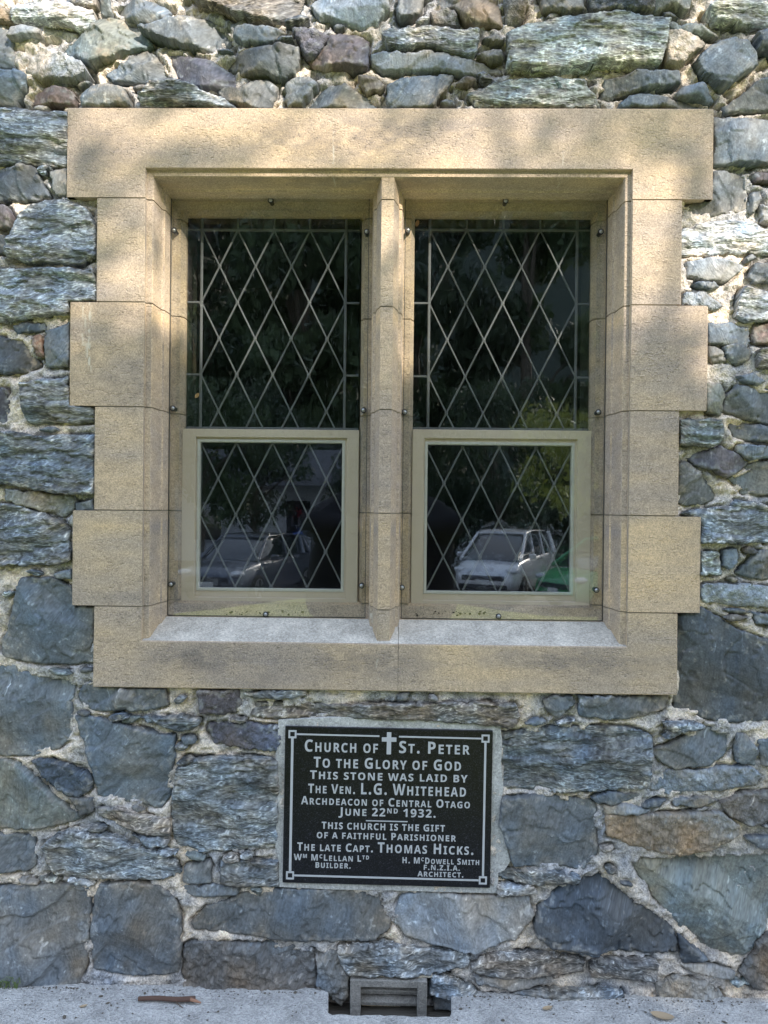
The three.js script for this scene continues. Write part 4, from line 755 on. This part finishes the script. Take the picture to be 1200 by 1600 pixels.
const hatch = { length: 4.2, width: 1.76, wheel: 0.32, nose: 0.5, grille: 0.55, lamp: [0.455, 0.68, 0.74], mirror: [0.17, 0.98], axles: [0.31, -0.31], handles: [-0.02, -0.22], handleY: 0.86,
  hull: [[-0.5, 0.45, 0.85, 0.78], [-0.47, 0.28, 0.95, 0.93], [-0.38, 0.2, 1.0, 0.99], [0, 0.18, 0.95, 1], [0.2, 0.2, 0.93, 1], [0.33, 0.22, 0.88, 0.98, 0.03], [0.43, 0.24, 0.78, 0.93, 0.04], [0.48, 0.3, 0.66, 0.82, 0.02], [0.5, 0.38, 0.58, 0.7]],
  cabin: [[-0.475, 0.9, 0.98, 0.86], [-0.36, 0.9, 1.36, 0.9, 0.74], [-0.2, 0.9, 1.47, 0.93, 0.76], [0.02, 0.9, 1.48, 0.93, 0.76], [0.1, 0.9, 1.42, 0.92, 0.75], [0.27, 0.88, 0.94, 0.88, 0.84]],
  roof: [[-0.4, 1.34, 0.66], [-0.25, 1.46, 0.72], [-0.1, 1.49, 0.74], [0.05, 1.475, 0.73], [0.11, 1.43, 0.7]],
  pillars: [[0.27, 0.93, 0.86, 0.1, 1.42, 0.68, 0.035], [-0.06, 0.94, 0.93, -0.08, 1.46, 0.7, 0.03], [-0.28, 0.96, 0.92, -0.33, 1.4, 0.69, 0.07], [-0.4, 0.97, 0.9, -0.4, 1.32, 0.67, 0.05]] };
const mpv = { length: 4.6, width: 1.82, wheel: 0.33, nose: 0.5, grille: 0.6, lamp: [0.45, 0.78, 0.76], mirror: [0.25, 1.12], axles: [0.33, -0.31], handles: [0.03, -0.04], handleY: 1.0, category: 'van',
  hull: [[-0.5, 0.45, 1.0, 0.85], [-0.48, 0.28, 1.1, 0.96], [-0.4, 0.22, 1.14, 1], [0, 0.2, 1.08, 1], [0.26, 0.22, 1.05, 1], [0.36, 0.24, 0.99, 0.98, 0.03], [0.44, 0.26, 0.88, 0.93, 0.04], [0.485, 0.3, 0.72, 0.84, 0.02], [0.5, 0.36, 0.62, 0.74]],
  cabin: [[-0.49, 1.04, 1.3, 0.9, 0.85], [-0.46, 1.04, 1.64, 0.93, 0.8], [-0.2, 1.02, 1.74, 0.95, 0.82], [0.05, 1.0, 1.74, 0.95, 0.82], [0.14, 1.0, 1.68, 0.94, 0.8], [0.36, 0.98, 1.03, 0.9, 0.88]],
  roof: [[-0.48, 1.62, 0.74], [-0.3, 1.74, 0.78], [-0.05, 1.77, 0.79], [0.08, 1.75, 0.78], [0.15, 1.69, 0.75]],
  pillars: [[0.36, 1.03, 0.89, 0.14, 1.69, 0.73, 0.045], [0.1, 1.04, 0.95, 0.06, 1.72, 0.75, 0.03], [-0.14, 1.06, 0.95, -0.15, 1.73, 0.76, 0.03], [-0.38, 1.08, 0.95, -0.4, 1.7, 0.75, 0.06], [-0.47, 1.08, 0.92, -0.46, 1.62, 0.73, 0.05]] };
const RY = -1.05;
const paintOf = (c, m = 0.3) => phys(c, { metalness: m, roughness: 0.35, clearcoat: 1, clearcoatRoughness: 0.04 });
const mir = (px, py, T, gy) => [(px - 620) / FOCAL * T, gy, T - CAM_D - 0.25];    // where a thing stands whose mirror image shows at sheet x, T metres along the folded ray

car('parked_car', 'dark grey hatchback parked facing the lawn, mirrored beside the blue one', paintOf([0.085, 0.095, 0.12]), hatch, mir(394, 0, 18.6, -0.85), Math.PI / 2 + 0.3);
car('parked_car', 'blue hatchback behind the dark grey one, mirrored beside the figure', paintOf([0.03, 0.12, 0.5]), hatch, mir(500, 0, 22.5, -0.885), Math.PI / 2 + 0.35);
car('parked_van', 'silver people carrier parked nose towards the church beside the green van', paintOf([0.68, 0.69, 0.71], 0.25), mpv, mir(794, 0, 21.5, -1.043), Math.PI / 2 + 0.42);
const campV = car('parked_van', 'green camper van with white lettering along its side', paintOf([0.05, 0.3, 0.1], 0.1), mpv, mir(975, 0, 19.5, -1.12), Math.PI - 0.5);
{
  const g = new TextGeometry('JUCY', { font, size: 0.28, depth: 0.008, bevelEnabled: false, curveSegments: 4 }); g.computeBoundingBox(); const b = g.boundingBox; g.translate(-(b.max.x + b.min.x) / 2, 0, 0);
  const p = g.attributes.position; for (let i = 0; i < p.count; i++) p.setX(i, p.getX(i) + 0.25 * p.getY(i));
  for (const s of [-1, 1]) { const m = mesh('lettering', g, std([0.8, 0.8, 0.78]), campV); m.rotation.y = s > 0 ? 0 : Math.PI; m.position.set(0.55, 0.66, s * (mpv.width / 2 + 0.002)); }
}
// wooded hill, added to keep open sky out of the window reflections
{
  const pos = [], idx = [], n = 60; for (let i = 0; i <= n; i++) for (let j = 0; j <= 12; j++) { const x = -170 + 340 * i / n, u = j / 12; pos.push(x, -2 + u * (74 + 14 * fbm(i * 0.25, 1, 8, 3)) + (fbm(i * 1.3, j * 1.1, 9, 2) - 0.5) * 3, 105 + 60 * u); if (i && j) { const a = i * 13 + j; idx.push(a - 14, a - 1, a, a - 14, a, a - 13); } }
  const g = new THREE.BufferGeometry(); g.setAttribute('position', new THREE.Float32BufferAttribute(pos, 3)); g.setIndex(idx); g.computeVertexNormals(); structure(mesh('sky_block_hill', metreUV(g, 0.02), std([0.028, 0.04, 0.028])));
}
// ------------------------------------------------------------------ trees, hedge, house beyond
const bark = std([0.10, 0.085, 0.065], { bumpMap: texLamB, bumpScale: 0.02 });
function leafCloud(n, place, size, aspect = 0.55) {
  const pos = new Float32Array(n * 12), nor = new Float32Array(n * 12), idx = new Uint32Array(n * 6), q = new THREE.Quaternion(), e = new THREE.Euler(), v = new THREE.Vector3(), nn = new THREE.Vector3();
  for (let i = 0; i < n; i++) {
    const c = place(i), s = size * rr(0.6, 1.3); e.set(rr(-1.4, 1.4), rr(0, 6.28), rr(-1, 1)); q.setFromEuler(e); nn.set(0, 0, 1).applyQuaternion(q);
    [[-0.5 * aspect, 0], [0, -0.5], [0.5 * aspect, 0], [0, 0.5]].forEach(([a, b], k) => { v.set(a * s, b * s, k === 1 || k === 3 ? 0.06 * s : 0).applyQuaternion(q); pos.set([c[0] + v.x, c[1] + v.y, c[2] + v.z], (i * 4 + k) * 3); nor.set([nn.x, nn.y, nn.z], (i * 4 + k) * 3); });
    idx.set([i * 4, i * 4 + 1, i * 4 + 2, i * 4, i * 4 + 2, i * 4 + 3], i * 6);
  }
  const g = new THREE.BufferGeometry(); g.setAttribute('position', new THREE.BufferAttribute(pos, 3)); g.setAttribute('normal', new THREE.BufferAttribute(nor, 3)); g.setIndex(new THREE.BufferAttribute(idx, 1)); return g;
}
const leafOf = (c) => phys(c, { roughness: 0.8, transmission: 0.35, thickness: 0 });
const limb = (pts, r0, r1, seg = 8) => { const c = new THREE.CatmullRomCurve3(pts.map((p) => new THREE.Vector3(...p))), g = new THREE.TubeGeometry(c, seg, 1, 8), p = g.attributes.position, o = new THREE.Vector3(); for (let i = 0; i < p.count; i++) { const k = Math.floor(i / 9) / seg, r = lerp(r0, r1, k); c.getPointAt(Math.min(1, k), o); p.setXYZ(i, o.x + (p.getX(i) - o.x) * r, o.y + (p.getY(i) - o.y) * r, o.z + (p.getZ(i) - o.z) * r); } g.computeVertexNormals(); return g; };
function tree(label, at, H, R, base, leaves, size, mat, group = 'tall trees beyond the road') {
  const t = thing('tree', label, 'tree', group, at), r0 = H * 0.022, clumps = [];
  for (let k = 0; k < 26; k++) { const a = rr(0, 6.28), y = rr(base, H * 0.95), w = R * Math.pow(Math.sin(Math.PI * clamp((y - base) / (H - base) * 0.86 + 0.12)), 0.7) * rr(0.35, 1); clumps.push([Math.cos(a) * w, y, Math.sin(a) * w, R * rr(0.22, 0.42)]); }
  mesh('trunk', [limb([[0, -0.3, 0], [0.1, H * 0.3, 0.05], [-0.1, H * 0.6, 0], [0, H * 0.86, 0]], r0, r0 * 0.2), ...clumps.slice(0, 12).map((c) => limb([[0, c[1] * 0.55 + 0.3, 0], [c[0] * 0.5, c[1] * 0.85, c[2] * 0.5], [c[0], c[1], c[2]]], r0 * 0.35, 0.02, 5))], bark, t);
  const g = leafCloud(leaves, (i) => { const c = clumps[i % clumps.length], a = rr(0, 6.28), u = rr(-1, 1), r = c[3] * Math.cbrt(rnd()), s = Math.sqrt(1 - u * u); return [c[0] + r * s * Math.cos(a), c[1] + r * u * 0.8, c[2] + r * s * Math.sin(a)]; }, size); mesh('crown', g, mat, t);
  return t;
}
const leafDark = leafOf([0.04, 0.07, 0.03]), leafMid = leafOf([0.06, 0.10, 0.035]), leafYellow = phys([0.2, 0.24, 0.06], { roughness: 0.8, transmission: 0.5, thickness: 0 });
[[-20, 44, 24, 8], [-13, 50, 28, 8.5], [-6, 45, 27, 8], [1, 49, 29, 8.5], [8, 46, 26, 7]].forEach(([x, z, H, R], i) => tree(['tall dark tree behind the house end away from the drive', 'tall dark tree rising behind the white house roof', 'tall dark tree between the house and the mullion', 'tall dark tree straight across the road from the mullion', 'tall dark tree behind the silver people carrier'][i], [x, RY, z], H, R, 2, 11000, 0.95, i & 1 ? leafDark : leafMid));
tree('lower leafy tree overhanging the dark grey hatchback', [-6.3, RY, 22], 6.2, 2.6, 2.3, 4200, 0.24, leafMid, 'leafy trees by the kerb');
tree('young leafy tree before the white house wall', [-5.0, RY, 24.5], 6.6, 2.1, 2.2, 4200, 0.24, leafDark, 'leafy trees by the kerb');
tree('bushy tree standing behind the figure across the road', [-0.6, RY, 26], 7.0, 2.4, 1.2, 5200, 0.24, leafDark, 'leafy trees by the kerb');
tree('bushy tree over the silver people carrier', [3.6, RY, 25.5], 7.5, 2.6, 1.4, 5200, 0.24, leafDark, 'leafy trees by the kerb');
tree('bushy dark tree at the drive entrance', [-12, RY, 26], 8, 3.6, 1.2, 5200, 0.26, leafDark, 'leafy trees by the kerb');
{
  const t = thing('hedge', 'dense clipped hedge along the far side of the road', 'hedge', null, [0, RY, 27.5]);
  mesh('foliage', leafCloud(16000, () => [rr(-1, 22), rr(0, 3.2) , rr(-0.9, 0.9)], 0.28), leafDark, t);
  mesh('stems', Array.from({ length: 22 }, (_, i) => limb([[-0.5 + i, -0.1, 0], [-0.4 + i, 1.2, 0.1], [-0.5 + i, 2.6, 0]], 0.05, 0.02, 4)), bark, t);
}
{
  const t = thing('white_house', 'low white rendered house with a dark poster on its wall', 'house', null, [-6.8, RY, 28.5]), white = std([0.55, 0.57, 0.6]);
  mesh('wall', [box(-5, 5, 0, 3.2, -4, 0)], white, t);
  const r = mesh('roof', prism([[-4.6, 3.2], [0.6, 3.2], [-2, 4.8]], () => -5.4, () => 5.4, (z, y, x) => [x, y, z]), std([0.12, 0.12, 0.13]), t);
  for (const x of [0.8, 3.8]) { const w = mesh('window', box(x - 0.55, x + 0.55, 1, 2.2, -0.02, -0.01 + 0.02), carGlass, t); mesh('window_frame', [box(x - 0.62, x - 0.55, 0.95, 2.25, -0.02, 0.05), box(x + 0.55, x + 0.62, 0.95, 2.25, -0.02, 0.05), box(x - 0.55, x + 0.55, 0.95, 1, -0.02, 0.05), box(x - 0.55, x + 0.55, 2.2, 2.25, -0.02, 0.05)], white, w); }
  const c = document.createElement('canvas'); c.width = 96; c.height = 128; const k = c.getContext('2d'); k.fillStyle = '#15131a'; k.fillRect(0, 0, 96, 128); k.fillStyle = '#8c2030'; for (let i = 0; i < 26; i++) k.fillRect(30 + rr(0, 34), 18 + rr(0, 62), rr(3, 9), rr(3, 9)); k.fillStyle = '#d8d8d8'; for (const x of [32, 43, 54]) { k.fillRect(x, 96, 3, 12); k.fillRect(x, 96, 8, 3); }
  const pt = new THREE.CanvasTexture(c); pt.colorSpace = THREE.SRGBColorSpace;
  const p = tag(mesh('poster', new THREE.BoxGeometry(0.95, 1.3, 0.02), std([1, 1, 1], { map: pt })), 'dark poster with a red figure on the white house wall', 'poster'); p.position.set(-3.95, RY + 1.95, 28.515); p.rotation.y = 0;
  t.rotation.y = Math.PI; t.position.z = 28.5; p.position.z = 28.48;
}
// tree by the lawn whose boughs stand between the sun and the lower wall
{
  const at = [4.4, -0.2, 5.6], t = thing('tree', 'spreading leafy tree on the lawn beside the church', 'tree', null, at);
  const cl = [];                                                  // boughs: x, y, z, radius, leaves; leaf density shaped to cast the wanted shade on each wall area
  const thick = (px, py) => py > 705 ? (py > 1500 && px > 850 ? 0.45 : 1) : py > 640 ? (px > 950 ? 0.2 : 0.8) : py > 540 && px > 100 && px < 235 ? 0.04 : px < 90 && py > 190 ? 0.75 : px > 950 && py > 160 ? (py < 330 ? 0.16 : 0.07) : py < 165 ? (px < 430 ? 0.0 : 0.3) : py < 312 ? 0.09 : px < 235 ? 0.22 : 0.15;
  for (let i = 0; i < 1750; i++) {
    const px = rr(-330, 1560), py = rr(-160, 1960), d = thick(px + rr(-55, 55), py + rr(-40, 40)) * sstep(-330, -180, px + rr(-60, 60)) * sstep(1560, 1380, px + rr(-60, 60)); if (rnd() > d) continue;
    const q = W(px, py), z = 5.6 + rr(-0.9, 1.0), r = d > 0.9 ? rr(0.16, 0.34) : rr(0.08, 0.15);
    cl.push([q.x + SUN.x / SUN.z * z - at[0], q.y + SUN.y / SUN.z * z - at[1], z - at[2], r, Math.round(900 * r * r) + 4]);
  }
  for (let i = 0; i < 14; i++) cl.push([rr(-3.2, -2.4), rr(1.5, 2.6), rr(-0.4, 1.0), rr(0.16, 0.3), 60]);
  mesh('trunk', [limb([[0.3, 0, 0], [0.35, 1.2, 0.05], [0.2, 2.4, 0], [0.1, 4.4, 0]], 0.19, 0.05), ...cl.filter((_, i) => i % 14 === 0).map((c) => limb([[0.2, Math.min(3.6, c[1] * 0.7), 0], [c[0] * 0.5 + 0.1, c[1] * 0.92, c[2] * 0.5], [c[0], c[1], c[2]]], 0.05, 0.008, 5))], bark, t);
  const flat = []; for (const c of cl) for (let k = 0; k < c[4]; k++) flat.push(c);
  mesh('crown', leafCloud(flat.length, (i) => { const c = flat[i], a = rr(0, 6.28), u = rr(-1, 1), r = c[3] * Math.cbrt(rnd()), s = Math.sqrt(1 - u * u); return [c[0] + r * s * Math.cos(a), c[1] + r * u * 0.75, c[2] + r * s * Math.sin(a)]; }, 0.1), leafYellow, t);
}

// ------------------------------------------------------------------ the figure holding the phone, mirrored in the glass either side of the mullion
function blend(bones, lo, hi, cell, k = 0.03) {                   // tapered capsules joined smoothly, meshed on a grid
  const span = Math.max(hi[0] - lo[0], hi[1] - lo[1], hi[2] - lo[2]), n = Math.ceil(span / cell) + 3, mc = new MarchingCubes(n, new THREE.MeshStandardMaterial(), false, false, 400000);
  mc.isolation = 0; mc.reset(); const half = span / 2 * (n / (n - 3)), c = lo.map((v, i) => (v + hi[i]) / 2);
  for (let z = 0; z < n; z++) for (let y = 0; y < n; y++) for (let x = 0; x < n; x++) {
    const p = [c[0] + (x - n / 2) / (n / 2) * half, c[1] + (y - n / 2) / (n / 2) * half, c[2] + (z - n / 2) / (n / 2) * half]; let s = 0;
    for (const [a, b, ra, rb] of bones) { const d = [b[0] - a[0], b[1] - a[1], b[2] - a[2]], w = [p[0] - a[0], p[1] - a[1], p[2] - a[2]], t = clamp((d[0] * w[0] + d[1] * w[1] + d[2] * w[2]) / (d[0] ** 2 + d[1] ** 2 + d[2] ** 2 + 1e-9)), q = Math.hypot(w[0] - d[0] * t, w[1] - d[1] * t, w[2] - d[2] * t) - lerp(ra, rb, t); s += Math.exp(-Math.max(-0.5, Math.min(0.5, q)) / k); }
    mc.field[x + y * n + z * n * n] = k * Math.log(Math.max(s, 1e-30));
  }
  mc.update(); const m = mc.count, g = new THREE.BufferGeometry();
  g.setAttribute('position', new THREE.BufferAttribute(mc.positionArray.slice(0, m * 3), 3)); g.setAttribute('normal', new THREE.BufferAttribute(mc.normalArray.slice(0, m * 3), 3));
  g.scale(half, half, half); g.translate(...c); return g;
}
{
  const Z = CAM_D + 0.40, t = thing('person', 'person in a loose dark coat holding up a phone in both hands', 'person', null, [-0.09, 0, Z]);
  const hz = -0.33, hy = CAM_H - 0.0;                            // hands in front of the chest
  const body = [[[0, 0.98, 0], [0, 1.12, 0], 0.15, 0.15], [[-0.09, 1.2, 0], [0.09, 1.2, 0], 0.13, 0.13], [[-0.15, 1.34, 0.01], [0.15, 1.34, 0.01], 0.085, 0.085], [[0, 1.34, 0.01], [0, 1.46, -0.01], 0.06, 0.055], [[-0.09, 0.93, 0], [0.09, 0.93, 0], 0.12, 0.12],
    ...[-1, 1].flatMap((s) => [[[s * 0.1, 0.9, 0], [s * 0.12, 0.48, 0.01], 0.095, 0.065], [[s * 0.12, 0.48, 0.01], [s * 0.13, 0.1, 0.03], 0.062, 0.045], [[s * 0.13, 0.05, 0.05], [s * 0.15, 0.04, -0.15], 0.045, 0.038], [[s * 0.18, 1.33, 0.01], [s * 0.42, 1.2, -0.12], 0.075, 0.058], [[s * 0.42, 1.2, -0.12], [s * 0.1, hy - 0.1, hz + 0.06], 0.055, 0.036]])];
  const skin = std([0.36, 0.22, 0.16], { roughness: 0.6 });
  const head = [[[0, 1.52, -0.01], [0, 1.585, 0], 0.078, 0.088], [[0, 1.48, -0.045], [0, 1.47, -0.05], 0.038, 0.035], [[0, 1.55, -0.085], [0, 1.52, -0.1], 0.012, 0.017], [[0, 1.42, 0], [0, 1.5, 0], 0.05, 0.05], [[-0.082, 1.55, 0.005], [-0.084, 1.52, 0.005], 0.014, 0.01], [[0.082, 1.55, 0.005], [0.084, 1.52, 0.005], 0.014, 0.01]];
  const hands = []; for (const s of [-1, 1]) { hands.push([[s * 0.1, hy - 0.07, hz + 0.03], [s * 0.075, hy - 0.02, hz + 0.01], 0.03, 0.032]); for (let f = 0; f < 4; f++) { const y = hy + 0.012 - f * 0.02, l = [0.07, 0.078, 0.072, 0.058][f]; hands.push([[s * 0.07, y, hz], [s * (0.075 - 0.2 * l), y + 0.008, hz - 0.028], 0.0095, 0.009], [[s * (0.075 - 0.2 * l), y + 0.008, hz - 0.028], [s * (0.07 - 0.55 * l), y + 0.01, hz - 0.022], 0.009, 0.0078]); } hands.push([[s * 0.08, hy - 0.03, hz + 0.012], [s * 0.055, hy + 0.0, hz + 0.03], 0.012, 0.01], [[s * 0.055, hy + 0.0, hz + 0.03], [s * 0.03, hy + 0.015, hz + 0.026], 0.01, 0.008]); }
  // cut the hands back so that nothing lies before the lens
  const hGeo = blend(hands.map(([a, b, ra, rb]) => [[a[0], a[1] - 0.03, a[2] + 0.03], [b[0], b[1] - 0.03, b[2] + 0.03], ra, rb]), [-0.15, hy - 0.16, hz - 0.05], [0.15, hy + 0.06, hz + 0.1], 0.004, 0.004);
  mesh('body', merge([blend(body, [-0.45, -0.02, -0.42], [0.45, 1.52, 0.2], 0.016, 0.022), blend(head, [-0.12, 1.38, -0.14], [0.12, 1.7, 0.12], 0.006, 0.01), hGeo]), skin, t);
  const cloth = std([0.012, 0.012, 0.015], { roughness: 0.95 });
  const cut = body.map(([a, b, ra, rb]) => [a, b, ra + 0.012, rb + 0.012]);
  const top = cut.filter((_, i) => [0, 1, 2, 4].includes(i) || (i >= 5 && [3, 4].includes((i - 5) % 5))).map(([a, b, ra, rb]) => (b[2] < -0.2 ? [a, [lerp(a[0], b[0], 0.86), lerp(a[1], b[1], 0.86), lerp(a[2], b[2], 0.86)], ra, rb] : [a, b, ra, rb]));
  for (const q of [-1, 1]) top.push([[q * 0.3, 1.22, -0.04], [q * 0.34, 0.72, 0.02], 0.12, 0.13], [[q * 0.14, 1.0, 0.03], [q * 0.16, 0.6, 0.02], 0.17, 0.19]);   // loose coat
  mesh('coat', blend(top, [-0.56, 0.38, -0.42], [0.56, 1.5, 0.26], 0.016, 0.02), cloth, t);
  mesh('trousers', blend(cut.filter((_, i) => i === 4 || (i >= 5 && [0, 1].includes((i - 5) % 5))), [-0.3, 0.04, -0.2], [0.3, 1.08, 0.2], 0.014, 0.02), cloth, t);
  mesh('shoes', blend(cut.filter((_, i) => i >= 5 && (i - 5) % 5 === 2), [-0.25, -0.03, -0.25], [0.25, 0.14, 0.15], 0.01, 0.01), std([0.02, 0.02, 0.02]), t);
  mesh('hair', blend([[[0, 1.6, 0.02], [0, 1.61, 0.0], 0.097, 0.092], [[0, 1.52, 0.05], [0, 1.6, 0.03], 0.07, 0.09]], [-0.13, 1.42, -0.12], [0.13, 1.74, 0.15], 0.008, 0.012), std([0.02, 0.015, 0.012]), t);
  for (const s of [-1, 1]) mesh('eye', new THREE.SphereGeometry(0.011, 10, 8).translate(s * 0.031, 1.553, -0.083), std([0.7, 0.7, 0.68], { roughness: 0.2 }), t);
  const ph = tag(mesh('phone', rbox(0.155, 0.075, 0.008, 0.0035)), 'dark phone held up in both hands by the person', 'phone'); ph.material = std([0.02, 0.02, 0.022], { roughness: 0.2 }); ph.position.set(-0.075, CAM_H - 0.02, CAM_D + 0.07);
}

// ------------------------------------------------------------------ small things on the path
{
  const p = W(262, 1577, 0.06), t = thing('twig', 'short broken brown twig lying on the concrete path', 'twig', null, [p.x, 0.006, 0.055]);
  mesh('stick', limb([[-0.078, 0.004, 0.002], [-0.03, 0.005, -0.001], [0.02, 0.005, 0.003], [0.07, 0.007, 0.001]], 0.0055, 0.0068, 14), std([0.16, 0.09, 0.065], { bumpMap: texMortB, bumpScale: 0.004 }), t);
  mesh('split_end', limb([[0.06, 0.007, 0.004], [0.078, 0.004, 0.008], [0.088, 0.002, 0.01]], 0.0055, 0.002, 6), std([0.3, 0.16, 0.1]), t);
  mesh('side_shoot', limb([[0.02, 0.002, 0.006], [0.032, 0.0, 0.016], [0.045, -0.002, 0.026]], 0.002, 0.001, 5), std([0.1, 0.07, 0.05]), t);
}
{
  const p = W(14, 1545, 0.0), t = thing('grass_tuft', 'small green grass tuft growing where wall meets path', 'grass tuft', null, [p.x, 0, 0.0]), m = std([0.12, 0.17, 0.05]);
  for (let i = 0; i < 26; i++) { const a = rr(-1.3, 1.3), l = rr(0.02, 0.055), b = rr(-0.03, 0.03); mesh('blade', limb([[b, -0.004, rr(0, 0.015)], [b + Math.sin(a) * l * 0.5, l * 0.6, rr(0.0, 0.02)], [b + Math.sin(a) * l, l * (0.9 - 0.4 * Math.abs(a)), rr(0.0, 0.04)]], 0.0011, 0.0003, 5), m, t); }
}

{
  const list = []; for (let i = 0; i < 700; i++) { const x = rr(-1.25, 1.3), z = 0.0 + Math.pow(rnd(), 3.4) * 0.16 + 0.004, r = rr(0.0006, 0.002) * (rnd() < 0.06 ? 2.2 : 1); if (x > -0.2 && x < 0.16) continue; list.push(new THREE.IcosahedronGeometry(r, 0).scale(rr(0.7, 2.2), rr(0.4, 0.9), rr(0.7, 1.6)).rotateY(rr(0, 3)).translate(x, 0.001 + r * 0.3, z)); }
  const m = tag(mesh('grit', merge(list), std([0.10, 0.085, 0.065])), 'dark grit and leaf crumbs scattered where path meets wall', 'grit'); m.userData.kind = 'stuff';
  for (const [px, z, r, len, lab] of [[855, 0.05, 0.4, 0.03, 'curled dry leaf on the path before the vent end of the wall'], [1035, 0.075, -0.3, 0.06, 'pale curled seed husk lying on the sunlit end of the path'], [130, 0.08, 0.5, 0.02, 'little pale dry leaf on the path beside the twig']]) {
    const g = new THREE.PlaneGeometry(1, 0.5, 8, 4), q = g.attributes.position; for (let i = 0; i < q.count; i++) { const x = q.getX(i), y = q.getY(i) * Math.pow(Math.max(0, 1 - 4 * x * x), 0.6); q.setXYZ(i, x, 1.4 * y * y + 0.5 * x * x, y); }
    g.scale(len, len, len); g.computeVertexNormals(); const l = tag(mesh('dry_leaf', g, std([0.36, 0.27, 0.17])), lab, 'leaf'); l.position.set(W(px, 1580, z).x, 0.002, z); l.rotation.y = r;
  }
}

scene.traverse((o) => { if (o.isMesh) { o.castShadow = true; o.receiveShadow = true; } });
renderer.render(scene, camera);
